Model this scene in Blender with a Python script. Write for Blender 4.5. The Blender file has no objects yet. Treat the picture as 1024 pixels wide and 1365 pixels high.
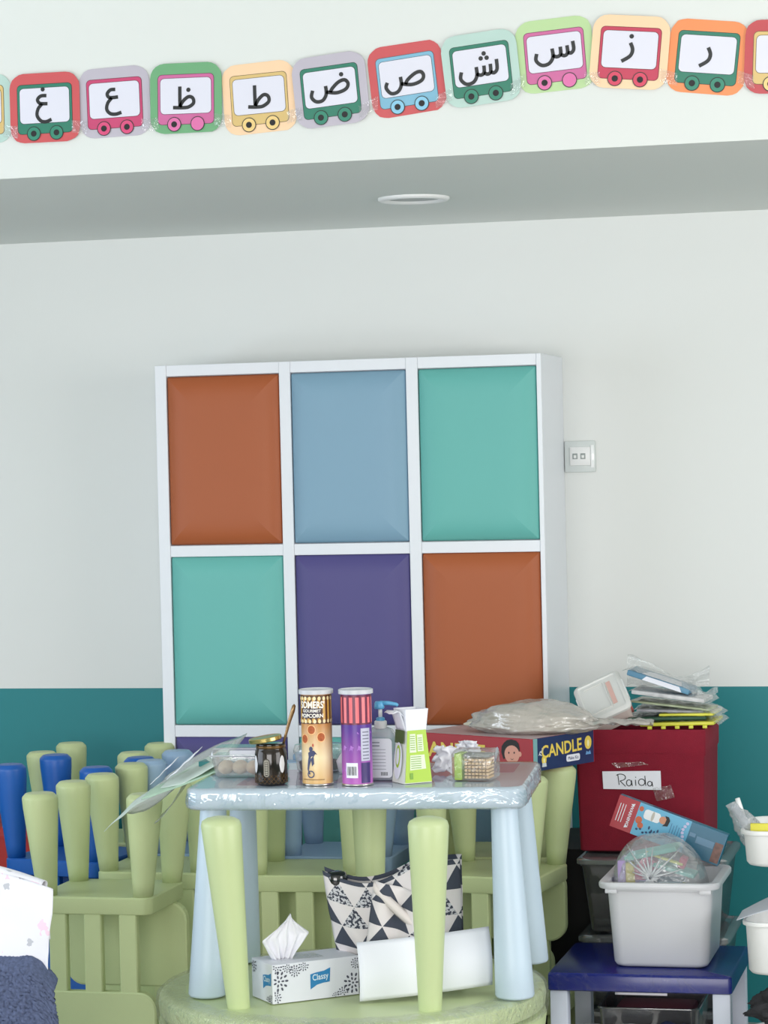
import bpy, bmesh, math, random
from mathutils import Vector, Matrix, noise
C = bpy.context.scene.collection
PI = math.pi
rad = math.radians
S = bpy.context.scene

# ------------------------------------------------------------------ camera
cd = bpy.data.cameras.new('camera'); cam = bpy.data.objects.new('camera', cd); C.objects.link(cam)
cd.sensor_fit = 'VERTICAL'; cd.sensor_height = 36.0; cd.lens = 36.0 * 3500.0 / 1365.0
cd.clip_start = 0.05; cd.clip_end = 60
psi, pit, roll = rad(13.7), -math.atan(65.5 / 3500.0), rad(1.35)
F0 = Vector((-math.sin(psi) * math.cos(pit), math.cos(psi) * math.cos(pit), math.sin(pit)))
R0 = Vector((math.cos(psi), math.sin(psi), 0)); U0 = R0.cross(F0)
Rv = R0 * math.cos(roll) - U0 * math.sin(roll); Uv = U0 * math.cos(roll) + R0 * math.sin(roll)
M = Matrix((( Rv.x, Uv.x, -F0.x, 0), (Rv.y, Uv.y, -F0.y, 0), (Rv.z, Uv.z, -F0.z, 1.69), (0, 0, 0, 1)))
cam.matrix_world = M
S.camera = cam

# ------------------------------------------------------------------ world, light, exposure
w = bpy.data.worlds.new('daylight'); S.world = w; w.use_nodes = True
w.node_tree.nodes['Background'].inputs[0].default_value = (0.80, 0.90, 1.0, 1)
w.node_tree.nodes['Background'].inputs[1].default_value = 1.0

def area(name, loc, look, sx, sy, power, col):
    l = bpy.data.lights.new(name, 'AREA'); l.shape = 'RECTANGLE'; l.size = sx; l.size_y = sy
    l.energy = power; l.color = col
    o = bpy.data.objects.new(name, l); C.objects.link(o); o.location = loc
    o.rotation_euler = (Vector(look) - Vector(loc)).to_track_quat('-Z', 'Y').to_euler()
    return o
# daylight through the windows of the wall behind the camera and of the left wall
area('window_daylight', (-1.2, -1.35, 1.55), (-1.2, 5, 1.1), 4.2, 1.7, 132, (1.0, 0.957, 0.93))
area('side_window_daylight', (2.30, 4.4, 1.6), (-2.0, 6.6, 1.0), 2.6, 1.6, 50, (1.0, 0.962, 0.94))
area('left_window_daylight', (-4.75, 4.3, 1.5), (0, 5.4, 0.9), 2.8, 1.4, 31, (0.80, 0.88, 1.0))
S.view_settings.view_transform = 'Standard'; S.view_settings.look = 'None'
S.view_settings.gamma = 1; S.view_settings.use_curve_mapping = False
S.view_settings.exposure = 0.45

# ------------------------------------------------------------------ materials
def lin(c):
    r = []
    for v in c[:3]:
        v = v / 255.0
        r.append(v / 12.92 if v <= 0.04045 else ((v + 0.055) / 1.055) ** 2.4)
    return (*r, 1)
MC = {}
def mat(name, rgb, rough=0.5, spec=0.5, bump=0, bscale=60, var=0, vscale=8, coat=0, metal=0, sss=0, detail=3):
    if name in MC: return MC[name]
    m = bpy.data.materials.new(name); m.use_nodes = True; nt = m.node_tree; p = nt.nodes['Principled BSDF']
    p.inputs['Base Color'].default_value = lin(rgb); p.inputs['Roughness'].default_value = rough
    p.inputs['Specular IOR Level'].default_value = spec; p.inputs['Metallic'].default_value = metal
    if coat: p.inputs['Coat Weight'].default_value = coat; p.inputs['Coat Roughness'].default_value = 0.08
    tc = nt.nodes.new('ShaderNodeTexCoord')
    if var:
        n = nt.nodes.new('ShaderNodeTexNoise'); n.inputs['Scale'].default_value = vscale; n.inputs['Detail'].default_value = 4
        nt.links.new(tc.outputs['Object'], n.inputs['Vector'])
        mx = nt.nodes.new('ShaderNodeMix'); mx.data_type = 'RGBA'
        a = lin([max(0, v * (1 - var)) for v in rgb]); b = lin([min(255, v * (1 + var)) for v in rgb])
        mx.inputs['A'].default_value = a; mx.inputs['B'].default_value = b
        nt.links.new(n.outputs['Fac'], mx.inputs['Factor']); nt.links.new(mx.outputs['Result'], p.inputs['Base Color'])
    if bump:
        n = nt.nodes.new('ShaderNodeTexNoise'); n.inputs['Scale'].default_value = bscale; n.inputs['Detail'].default_value = detail
        nt.links.new(tc.outputs['Object'], n.inputs['Vector'])
        b = nt.nodes.new('ShaderNodeBump'); b.inputs['Strength'].default_value = bump; b.inputs['Distance'].default_value = 0.004
        nt.links.new(n.outputs['Fac'], b.inputs['Height']); nt.links.new(b.outputs['Normal'], p.inputs['Normal'])
    MC[name] = m
    return m
def film(name, tint=(255, 255, 255), milky=0.1, gloss=0.12, rough=0.06, bump=0.6, bscale=14, mrgb=(235, 238, 240), distort=1.5):
    """thin clear plastic: mostly lets light through, with a milky part and a crinkled sheen"""
    if name in MC: return MC[name]
    m = bpy.data.materials.new(name); m.use_nodes = True; nt = m.node_tree; nt.nodes.remove(nt.nodes['Principled BSDF'])
    out = nt.nodes['Material Output']; N = nt.nodes.new; L = nt.links.new
    tr = N('ShaderNodeBsdfTransparent'); tr.inputs[0].default_value = lin(tint)
    di = N('ShaderNodeBsdfDiffuse'); di.inputs[0].default_value = lin(mrgb)
    gl = N('ShaderNodeBsdfGlossy'); gl.inputs['Roughness'].default_value = rough
    tc = N('ShaderNodeTexCoord'); nz = N('ShaderNodeTexNoise'); nz.inputs['Scale'].default_value = bscale
    nz.inputs['Detail'].default_value = 3; nz.inputs['Distortion'].default_value = distort
    L(tc.outputs['Object'], nz.inputs['Vector'])
    b = N('ShaderNodeBump'); b.inputs['Strength'].default_value = bump; b.inputs['Distance'].default_value = 0.02
    L(nz.outputs['Fac'], b.inputs['Height']); L(b.outputs['Normal'], gl.inputs['Normal'])
    lw = N('ShaderNodeLayerWeight'); lw.inputs[0].default_value = 0.35; L(b.outputs['Normal'], lw.inputs['Normal'])
    m1 = N('ShaderNodeMixShader'); m1.inputs[0].default_value = milky; L(tr.outputs[0], m1.inputs[1]); L(di.outputs[0], m1.inputs[2])
    ma = N('ShaderNodeMath'); ma.operation = 'MULTIPLY_ADD'; ma.inputs[1].default_value = 0.5; ma.inputs[2].default_value = gloss
    ma.use_clamp = True; L(lw.outputs['Facing'], ma.inputs[0])
    m2 = N('ShaderNodeMixShader'); L(ma.outputs[0], m2.inputs[0]); L(m1.outputs[0], m2.inputs[1]); L(gl.outputs[0], m2.inputs[2])
    L(m2.outputs[0], out.inputs[0])
    MC[name] = m
    return m

GREEN = mat('green_plastic', (194, 206, 153), 0.42, bump=0.12, bscale=350, var=0.02)
GREEN_L = mat('pale_green_plastic', (196, 210, 158), 0.36, var=0.01)
LBLUE = mat('light_blue_plastic', (194, 212, 226), 0.38, var=0.01)
GBLUE = mat('grey_blue_plastic', (150, 178, 206), 0.42, var=0.02)
BLUE = mat('blue_plastic', (24, 92, 176), 0.40, bump=0.08, bscale=300)
NAVY = mat('dark_blue_plastic', (8, 26, 118), 0.25)
RED = mat('red_plastic', (176, 36, 30), 0.4)
WHITE = mat('white_lacquer', (232, 235, 240), 0.35)
WHITEP = mat('white_plastic', (236, 237, 236), 0.35)
PAPER = mat('white_paper', (238, 240, 248), 0.7)
BLACK = mat('black_ink', (22, 22, 26), 0.5)
DARK = mat('matte_black', (20, 20, 22), 0.8)  # plain black of the bottle body

# ------------------------------------------------------------------ helpers
def link(name, me, m=None, parent=None, loc=None, rot=None, smooth=False):
    o = bpy.data.objects.new(name, me); C.objects.link(o)
    if m is not None: me.materials.append(m)
    if parent is not None: o.parent = parent
    if loc is not None: o.location = loc
    if rot is not None: o.rotation_euler = rot
    if smooth:
        for p in me.polygons: p.use_smooth = True
    return o
def done(name, bm, m=None, parent=None, loc=None, rot=None, smooth=False, angle=None):
    bmesh.ops.recalc_face_normals(bm, faces=bm.faces)
    if angle is not None:
        for f in bm.faces: f.smooth = True
        for e in bm.edges:
            if len(e.link_faces) == 2 and e.calc_face_angle(0) > rad(angle): e.smooth = False
    me = bpy.data.meshes.new(name); bm.to_mesh(me); bm.free()
    return link(name, me, m, parent, loc, rot, smooth)
def thing(name, label, cat, loc=(0, 0, 0), rot=(0, 0, 0), group=None):
    o = bpy.data.objects.new(name, None); C.objects.link(o); o.empty_display_size = 0.05
    o.location = loc; o.rotation_euler = rot
    return tag(o, label, cat, group)
def tag(o, label, cat, group=None):
    o['label'] = label; o['category'] = cat
    if group: o['group'] = group
    return o
def structure(o): o['kind'] = 'structure'; return o
def box(bm, c, s, bev=0.0, seg=2, rot=None):
    r = bmesh.ops.create_cube(bm, size=1); vs = r['verts']
    bmesh.ops.scale(bm, vec=s, verts=vs)
    if bev:
        es = list({e for v in vs for e in v.link_edges})
        g = bmesh.ops.bevel(bm, geom=es, offset=bev, segments=seg, profile=0.5, affect='EDGES')
        vs = list({v for f in g['faces'] for v in f.verts} | {v for v in vs if v.is_valid})
        # all verts connected
        seen = set(vs); st = list(vs)
        while st:
            v = st.pop()
            for e in v.link_edges:
                q = e.other_vert(v)
                if q not in seen: seen.add(q); st.append(q)
        vs = list(seen)
    if rot is not None: bmesh.ops.rotate(bm, cent=(0, 0, 0), matrix=rot, verts=vs)
    bmesh.ops.translate(bm, vec=c, verts=vs)
    return vs
def bx(name, c, s, m, parent=None, bev=0.0, seg=2, rot=None, loc=None):
    bm = bmesh.new(); box(bm, c, s, bev, seg, rot); return done(name, bm, m, parent, loc=loc, angle=35)
def rings(bm, rs, cap=True):
    """rs: list of rings (lists of points, same count) -> lofted skin"""
    vr = [[bm.verts.new(p) for p in r] for r in rs]
    n = len(vr[0])
    for a, b in zip(vr, vr[1:]):
        for i in range(n): bm.faces.new((a[i], a[(i + 1) % n], b[(i + 1) % n], b[i]))
    if cap:
        bm.faces.new(vr[0][::-1]); bm.faces.new(vr[-1])
    return vr
def circ(c, r, n=24, ry=None, ang0=0):
    ry = r if ry is None else ry
    return [(c[0] + r * math.cos(ang0 + 2 * PI * i / n), c[1] + ry * math.sin(ang0 + 2 * PI * i / n), c[2]) for i in range(n)]
def lathe(bm, prof, n=28, c=(0, 0), sy=1.0, cap=True):
    return rings(bm, [circ((c[0], c[1], z), r, n, r * sy) for r, z in prof], cap)
def rrect(hx, hy, r, n=5, cx=0, cy=0):
    pts = []
    for (sx, sy, a0) in ((1, 1, 0), (-1, 1, 90), (-1, -1, 180), (1, -1, 270)):
        for i in range(n + 1):
            a = rad(a0 + 90 * i / n)
            pts.append((cx + sx * (hx - r) + r * math.cos(a), cy + sy * (hy - r) + r * math.sin(a)))
    return pts
def slab(bm, hx, hy, r, prof, n=5, cx=0, cy=0):
    """rounded-rectangle loft, prof = [(inset, z)]"""
    return rings(bm, [[(x, y, z) for x, y in rrect(hx - i, hy - i, max(r - i, 0.001), n, cx, cy)] for i, z in prof])
def tube(bm, pts, r, n=8, cap=True):
    pts = [Vector(p) for p in pts]; rs = []
    for i, p in enumerate(pts):
        t = (pts[min(i + 1, len(pts) - 1)] - pts[max(i - 1, 0)]).normalized()
        up = Vector((0, 0, 1)) if abs(t.z) < 0.9 else Vector((1, 0, 0))
        a = t.cross(up).normalized(); b = t.cross(a).normalized()
        rr = r[i] if isinstance(r, (list, tuple)) else r
        rs.append([p + a * rr * math.cos(2 * PI * k / n) + b * rr * math.sin(2 * PI * k / n) for k in range(n)])
    rings(bm, rs, cap)
def frame(o, u, v):
    """matrix of a flat print: local x along u, local y along v, local z out of the face"""
    u = Vector(u).normalized(); v = Vector(v).normalized(); n = u.cross(v).normalized(); v = n.cross(u)
    return Matrix(((u.x, v.x, n.x, o[0]), (u.y, v.y, n.y, o[1]), (u.z, v.z, n.z, o[2]), (0, 0, 0, 1)))
def front(x, y, z): return frame((x, y, z), (1, 0, 0), (0, 0, 1))
def poly(name, pts, m, parent, fr, off=0.0006, t=0.0004):
    """thin printed shape on a plane frame"""
    bm = bmesh.new()
    a = [bm.verts.new((x, y, off)) for x, y in pts]; f = bm.faces.new(a)
    if t:
        b = [bm.verts.new((x, y, off - t)) for x, y in pts]
        for i in range(len(pts)): bm.faces.new((b[i], b[(i + 1) % len(pts)], a[(i + 1) % len(pts)], a[i]))
    o = done(name, bm, m, parent); o.matrix_local = fr
    return o
def polys(name, lst, m, parent, fr, off=0.0006):
    bm = bmesh.new()
    for pts in lst:
        try: bm.faces.new([bm.verts.new((x, y, off)) for x, y in pts])
        except ValueError: pass
    o = done(name, bm, m, parent); o.matrix_local = fr
    return o
def ell(cx, cy, rx, ry=None, n=20):
    ry = rx if ry is None else ry
    return [(cx + rx * math.cos(2 * PI * i / n), cy + ry * math.sin(2 * PI * i / n)) for i in range(n)]
def textmesh(body, size, bold=0.0, sx=1.0, shear=0, spacing=1.0, res=3):
    c = bpy.data.curves.new('t', 'FONT'); c.body = body; c.size = size; c.align_x = 'CENTER'; c.align_y = 'CENTER'
    c.offset = bold; c.shear = shear; c.space_character = spacing; c.resolution_u = res
    o = bpy.data.objects.new('t', c); C.objects.link(o)
    dg = bpy.context.evaluated_depsgraph_get()
    me = bpy.data.meshes.new_from_object(o.evaluated_get(dg)); bpy.data.objects.remove(o); bpy.data.curves.remove(c)
    me.materials.clear()
    xs = [v.co.x for v in me.vertices]; ys = [v.co.y for v in me.vertices]
    if xs:
        mx, my = (min(xs) + max(xs)) / 2, (min(ys) + max(ys)) / 2
        for v in me.vertices: v.co.x = (v.co.x - mx) * sx; v.co.y -= my
    return me
def text(name, body, size, m, parent, fr, x=0, y=0, off=0.001, rot=0, **k):
    me = textmesh(body, size, **k)
    cr, sr = math.cos(rot), math.sin(rot)
    for v in me.vertices: v.co = Vector((x + v.co.x * cr - v.co.y * sr, y + v.co.x * sr + v.co.y * cr, off))
    o = link(name, me, m, parent); o.matrix_local = fr
    return o
def grid(bm, nu, nv, fn, closed_u=False):
    V = [[bm.verts.new(fn(i / (nu if closed_u else nu - 1), j / (nv - 1))) for i in range(nu)] for j in range(nv)]
    fs = []
    for j in range(nv - 1):
        for i in range(nu if closed_u else nu - 1):
            fs.append(bm.faces.new((V[j][i], V[j][(i + 1) % nu], V[j + 1][(i + 1) % nu], V[j + 1][i])))
    return V, fs
def nz(x, y, z=0): return noise.noise(Vector((x, y, z)))
def sheet(name, nu, nv, fn, m, parent=None, th=0.0015, uv=False, us=1.0, vs=1.0):
    bm = bmesh.new(); V, fs = grid(bm, nu, nv, fn)
    if uv:
        lay = bm.loops.layers.uv.new('print'); idx = {}
        for j, row in enumerate(V):
            for i, v in enumerate(row): idx[v] = (us * i / (nu - 1), vs * j / (nv - 1))
        for f in bm.faces:
            for l in f.loops: l[lay].uv = idx[l.vert]
    for f in bm.faces: f.smooth = True
    me = bpy.data.meshes.new(name); bm.to_mesh(me); bm.free()
    o = link(name, me, m, parent)
    if th:
        md = o.modifiers.new('thickness', 'SOLIDIFY'); md.thickness = th; md.offset = 0
    return o

# ------------------------------------------------------------------ room
wall_m = bpy.data.materials.new('two_tone_wall_paint'); wall_m.use_nodes = True
nt = wall_m.node_tree; p = nt.nodes['Principled BSDF']; p.inputs['Roughness'].default_value = 0.55
tc = nt.nodes.new('ShaderNodeTexCoord'); sp = nt.nodes.new('ShaderNodeSeparateXYZ'); nt.links.new(tc.outputs['Object'], sp.inputs[0])
nn = nt.nodes.new('ShaderNodeTexNoise'); nn.inputs['Scale'].default_value = 1.2; nn.inputs['Detail'].default_value = 5
nt.links.new(tc.outputs['Object'], nn.inputs['Vector'])
gt = nt.nodes.new('ShaderNodeMath'); gt.operation = 'GREATER_THAN'; gt.inputs[1].default_value = 1.0015; nt.links.new(sp.outputs['Z'], gt.inputs[0])
def mix(a, b, fac):
    mx = nt.nodes.new('ShaderNodeMix'); mx.data_type = 'RGBA'
    for k, v in (('A', a), ('B', b)):
        if hasattr(v, 'links'): nt.links.new(v, mx.inputs[k])
        else: mx.inputs[k].default_value = v
    nt.links.new(fac, mx.inputs['Factor']); return mx.outputs['Result']
teal = mix(lin((24, 122, 128)), lin((32, 135, 140)), nn.outputs['Fac']); white = mix(lin((226, 229, 226)), lin((231, 233, 230)), nn.outputs['Fac'])
nt.links.new(mix(teal, white, gt.outputs[0]), p.inputs['Base Color'])
bp = nt.nodes.new('ShaderNodeBump'); bp.inputs['Strength'].default_value = 0.08; n2 = nt.nodes.new('ShaderNodeTexNoise'); n2.inputs['Scale'].default_value = 40
nt.links.new(n2.outputs['Fac'], bp.inputs['Height']); nt.links.new(bp.outputs['Normal'], p.inputs['Normal'])
PLASTER = mat('white_plaster', (224, 228, 224), 0.7, bump=0.05, bscale=60)
FLOOR = mat('grey_floor', (176, 172, 166), 0.4, var=0.05, vscale=3)

structure(bx('wall_back', (-1.2, 7.87, 1.45), (7.4, 0.12, 2.9), wall_m))
structure(bx('floor', (-1.2, 3.2, -0.05), (7.4, 9.6, 0.1), FLOOR))
structure(bx('ceiling', (-1.2, 2.3, 2.89), (7.4, 7.6, 0.08), PLASTER))
structure(bx('ceiling_bulkhead', (-1.2, 6.94, 2.67), (7.4, 1.74, 0.52), PLASTER))
def wall_with_opening(name, axis, pos, a0, a1, o0, o1, z0, z1):
    bm = bmesh.new()
    def seg(s0, s1, zz0, zz1):
        c, s = (s0 + s1) / 2, (s1 - s0)
        if axis == 'x': box(bm, (c, pos, (zz0 + zz1) / 2), (s, 0.12, zz1 - zz0))
        else: box(bm, (pos, c, (zz0 + zz1) / 2), (0.12, s, zz1 - zz0))
    seg(a0, o0, 0, 2.9); seg(o1, a1, 0, 2.9); seg(o0, o1, 0, z0); seg(o0, o1, z1, 2.9)
    return structure(done(name, bm, wall_m))
wall_with_opening('wall_front', 'x', -1.5, -4.9, 2.5, -3.3, 0.9, 0.75, 2.65)
wall_with_opening('wall_left', 'y', -4.9, -1.5, 7.9, 2.9, 5.7, 0.75, 2.45)
wall_with_opening('wall_right', 'y', 2.46, -1.5, 7.9, 3.1, 5.7, 0.75, 2.45)

# ------------------------------------------------------------------ downlight
dl = thing('downlight', 'white round recessed downlight set in the grey soffit above the cabinet', 'ceiling light', (-1.6, 6.99, 2.41))
bm = bmesh.new(); rings(bm, [circ((0, 0, z), r, 40) for r, z in ((0.098, 0.0), (0.098, -0.005), (0.090, -0.010), (0.078, -0.009), (0.072, 0.0))], cap=False)
done('trim_ring', bm, WHITEP, dl, smooth=True)
bm = bmesh.new(); lathe(bm, [(0.073, 0.001), (0.073, -0.0025)], 40); done('lens', bm, mat('frosted_lens', (150, 156, 156), 0.35), dl)

# ------------------------------------------------------------------ wall socket plate
sw = thing('wall_socket', 'square white double data socket plate on the wall right of the cabinet', 'socket', (-1.292, 7.81, 1.695))
bx('plate', (0, -0.005, 0), (0.094, 0.010, 0.094), mat('socket_plate', (214, 220, 218), 0.25), sw, 0.003)
bx('inner_plate', (0.001, -0.012, 0.001), (0.062, 0.006, 0.056), WHITEP, sw, 0.002)
for k in (-1, 1):
    j = bx('jack', (-0.002 + k * 0.012, -0.0155, 0.001), (0.015, 0.003, 0.017), mat('jack_grey', (150, 158, 156), 0.4), sw, 0.001)
    bx('port', (-0.002 + k * 0.012, -0.0175, 0.0), (0.008, 0.002, 0.009), WHITEP, j, 0.0005)
bx('highlight_strip', (0.038, -0.011, 0.0), (0.010, 0.003, 0.068), mat('highlight_white', (248, 250, 250), 0.08, coat=1), sw, 0.001)  # glossy near-white strip paints the highlight at the plate's right

# ------------------------------------------------------------------ cabinet with padded doors
cab = thing('padded_cabinet', 'tall white cabinet with a grid of coloured padded panels against the wall', 'cabinet', (-1.925, 7.63, 0))
bm = bmesh.new(); box(bm, (0, 0.012, 0.9975), (1.168, 0.336, 1.995), 0.002, 1)
done('carcass', bm, WHITE, cab)
# white face frame: stiles and rails stand proud round the recessed pads
fx = [-0.584, -0.549, -0.200, -0.166, 0.184, 0.219, 0.570, 0.584]
def stile(x0, x1): bx('stile', ((x0 + x1) / 2, -0.169, 0.9975), (x1 - x0, 0.026, 1.995), WHITE, cab, 0.0012, 1)
for k in range(0, 8, 2): stile(fx[k], fx[k + 1])
for z0, z1 in ((0, 0.352), (0.887, 0.922), (1.424, 1.457), (1.962, 1.995)):
    for a, b in ((1, 2), (3, 4), (5, 6)):
        bx('rail', ((fx[a] + fx[b]) / 2, -0.168, (z0 + z1) / 2), (fx[b] - fx[a], 0.022, z1 - z0), WHITE, cab, 0.001, 1)
PADC = {'o': ('orange_leatherette', (172, 92, 52)), 'b': ('light_blue_leatherette', (132, 168, 190)), 't': ('teal_leatherette', (106, 184, 176)),
        'p': ('purple_leatherette', (84, 78, 134))}
PADN = {'o': 'orange padded panel', 'b': 'light blue padded panel', 't': 'teal padded panel', 'p': 'purple padded panel'}
for r, row in enumerate(('obt', 'tpo', 'ptb')):
    z1 = 1.960 - r * 0.536; z0 = z1 - 0.501
    for c, k in enumerate(row):
        x0, x1 = fx[2 * c + 1] + 0.001, fx[2 * c + 2] - 0.001
        hx, hz = (x1 - x0) / 2, (z1 - z0) / 2
        prof = [(0.000, 0.0), (0.000, 0.022), (0.0015, 0.028), (0.005, 0.0325), (0.010, 0.0365), (0.018, 0.0415), (0.028, 0.0460), (0.040, 0.0495), (0.056, 0.0520), (0.075, 0.0532), (0.100, 0.0538)]
        bm = bmesh.new()
        slab(bm, hx, hz, 0.006, prof, 4)
        bmesh.ops.rotate(bm, cent=(0, 0, 0), matrix=Matrix.Rotation(rad(90), 3, 'X'), verts=bm.verts)
        nm, rgb = PADC[k]
        o = done('padded_panel', bm, mat(nm, rgb, 0.48, 0.4, bump=0.10, bscale=900), cab, loc=((x0 + x1) / 2, -0.148, (z0 + z1) / 2), smooth=True)
        o['label'] = PADN[k]

# ------------------------------------------------------------------ alphabet train cards
CARDC = {'red': (208, 88, 92), 'lilac': (192, 186, 198), 'green': (112, 172, 124), 'peach': (252, 214, 174), 'mint': (186, 214, 205),
         'lime': (188, 218, 160), 'orange': (246, 148, 92), 'brick': (196, 78, 84)}
WAGC = {'dgreen': (52, 128, 106), 'rose': (204, 74, 118), 'pink': (208, 108, 160), 'tan': (222, 192, 126), 'sky': (130, 186, 212), 'crimson': (200, 66, 92)}
cards = [(-2.487, 2.583, 'mint', 'tan', None, 0, 'pale blue-green', 'train card cut off by the left edge of the picture'),
 (-2.308, 2.578, 'red', 'dgreen', '\u063a', 0.0, 'red', 'alphabet train card with a green wagon, leftmost red one'),
 (-2.129, 2.582, 'lilac', 'rose', '\u0639', 1.0, 'lilac', 'alphabet train card with a crimson pink wagon'),
 (-1.946, 2.581, 'green', 'pink', '\u0638', -1.0, 'green', 'alphabet train card with a pink wagon and one blank wheel'),
 (-1.763, 2.572, 'peach', 'tan', '\u0637', 2.5, 'peach', 'alphabet train card with a yellow-tan wagon'),
 (-1.585, 2.580, 'lilac', 'dgreen', '\u0636', 4.5, 'lilac', 'alphabet train card with a green wagon'),
 (-1.399, 2.596, 'red', 'sky', '\u0635', 5.5, 'red', 'alphabet train card with a light blue wagon'),
 (-1.219, 2.610, 'mint', 'dgreen', '\u0634', 5.0, 'mint', 'alphabet train card with a green wagon and three-dotted letter'),
 (-1.043, 2.632, 'lime', 'pink', '\u0633', 3.5, 'light green', 'alphabet train card with a pink wagon, highest card of the row'),
 (-0.867, 2.627, 'peach', 'crimson', '\u0632', -6.0, 'peach', 'alphabet train card with a crimson wagon'),
 (-0.688, 2.606, 'orange', 'dgreen', '\u0631', -7.0, 'orange', 'alphabet train card with a dark green wagon'),
 (-0.512, 2.596, 'brick', 'tan', None, -3.0, 'brick red', 'alphabet train card with a tan wagon at the right edge')]
def smooth(p, n=5):
    if len(p) < 3: return p
    out = []
    for i in range(len(p) - 1):
        p0, p1, p2, p3 = p[max(i - 1, 0)], p[i], p[i + 1], p[min(i + 2, len(p) - 1)]
        for k in range(n):
            u = k / n
            out.append(tuple(0.5 * (2 * p1[c] + (p2[c] - p0[c]) * u + (2 * p0[c] - 5 * p1[c] + 4 * p2[c] - p3[c]) * u * u + (3 * p1[c] - p0[c] - 3 * p2[c] + p3[c]) * u ** 3) for c in (0, 1)))
    return out + [p[-1]]
def pen(name, lst, dots, r, m, parent, fr, off):
    bm = bmesh.new()
    for st in lst:
        L_ = []; R_ = []
        for i, q in enumerate(st):
            a = Vector(st[max(i - 1, 0)]); b = Vector(st[min(i + 1, len(st) - 1)]); d = (b - a).normalized(); n_ = Vector((-d.y, d.x)) * r
            L_.append(bm.verts.new((q[0] + n_.x, q[1] + n_.y, off))); R_.append(bm.verts.new((q[0] - n_.x, q[1] - n_.y, off)))
        for i in range(len(st) - 1): bm.faces.new((L_[i], R_[i], R_[i + 1], L_[i + 1]))
    for q in dots: bm.faces.new([bm.verts.new((q[0] + r * 1.25 * math.cos(2 * PI * k / 14), q[1] + r * 1.25 * math.sin(2 * PI * k / 14), off)) for k in range(14)])
    me = bpy.data.meshes.new(name)
    for f in bm.faces:
        if f.normal.z < 0: f.normal_flip()
    bm.to_mesh(me); bm.free()
    o = link(name, me, m, parent); o.matrix_local = fr; return o
# pen paths of the letters: (card centre, scale, strokes, dots)
LETTERS = {
 '\u063a': (307, 376, 5.12, [[(318, 300), (280, 303), (258, 326), (275, 350), (327, 352)], [(290, 353), (264, 385), (258, 428), (285, 462), (320, 468), (358, 452)]], [(291, 260)]),
 '\u0639': (778, 338, 5.12, [[(782, 258), (748, 262), (728, 288), (745, 310), (802, 306)], [(760, 312), (734, 345), (728, 385), (752, 412), (790, 416), (828, 404)]], []),
 '\u0638': (283, 297, 4.876, [[(244, 228), (246, 290), (249, 350)], [(205, 356), (260, 356), (302, 352), (334, 328), (328, 297), (300, 290), (266, 318), (248, 352)]], [(299, 248)]),
 '\u0637': (758, 302, 4.876, [[(727, 228), (731, 290), (736, 350)], [(692, 358), (748, 358), (786, 352), (820, 324), (814, 292), (785, 285), (752, 318), (736, 352)]], []),
 '\u0636': (249, 385, 4.876, [[(140, 390), (135, 430), (165, 456), (205, 448), (225, 410), (219, 362)], [(224, 398), (290, 402), (344, 380), (358, 348), (336, 325), (298, 338), (262, 375), (250, 400)]], [(313, 292)]),
 '\u0635': (741, 317, 4.876, [[(624, 340), (618, 372), (650, 404), (690, 394), (710, 355), (703, 305)], [(708, 346), (775, 350), (830, 328), (844, 298), (826, 274), (790, 284), (748, 322), (736, 350)]], []),
 '\u0634': (284, 377, 4.655, [[(174, 400), (172, 440), (206, 467), (246, 455), (264, 418), (258, 370)], [(262, 408), (285, 416), (304, 402), (302, 362)], [(304, 402), (325, 410), (342, 396), (338, 352)], [(342, 396), (362, 402), (378, 380), (372, 325)]], [(298, 294), (282, 322), (316, 318)]),
 '\u0633': (717, 284, 4.655, [[(614, 280), (612, 318), (646, 344), (686, 334), (707, 298), (700, 250)], [(705, 288), (728, 296), (750, 282), (746, 240)], [(750, 282), (772, 290), (789, 274), (784, 232)], [(789, 272), (810, 274), (823, 252), (815, 208)]], []),
 '\u0632': (235, 252, 4.197, [[(238, 206), (250, 240), (238, 272), (195, 298)]], [(243, 174)]),
 '\u0631': (235, 252, 4.197, [[(238, 206), (250, 240), (238, 272), (195, 298)]], [])}
INK = mat('card_ink', (40, 42, 44), 0.35)
SCREEN = mat('card_white', (226, 226, 238), 0.3)
random.seed(4)
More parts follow.
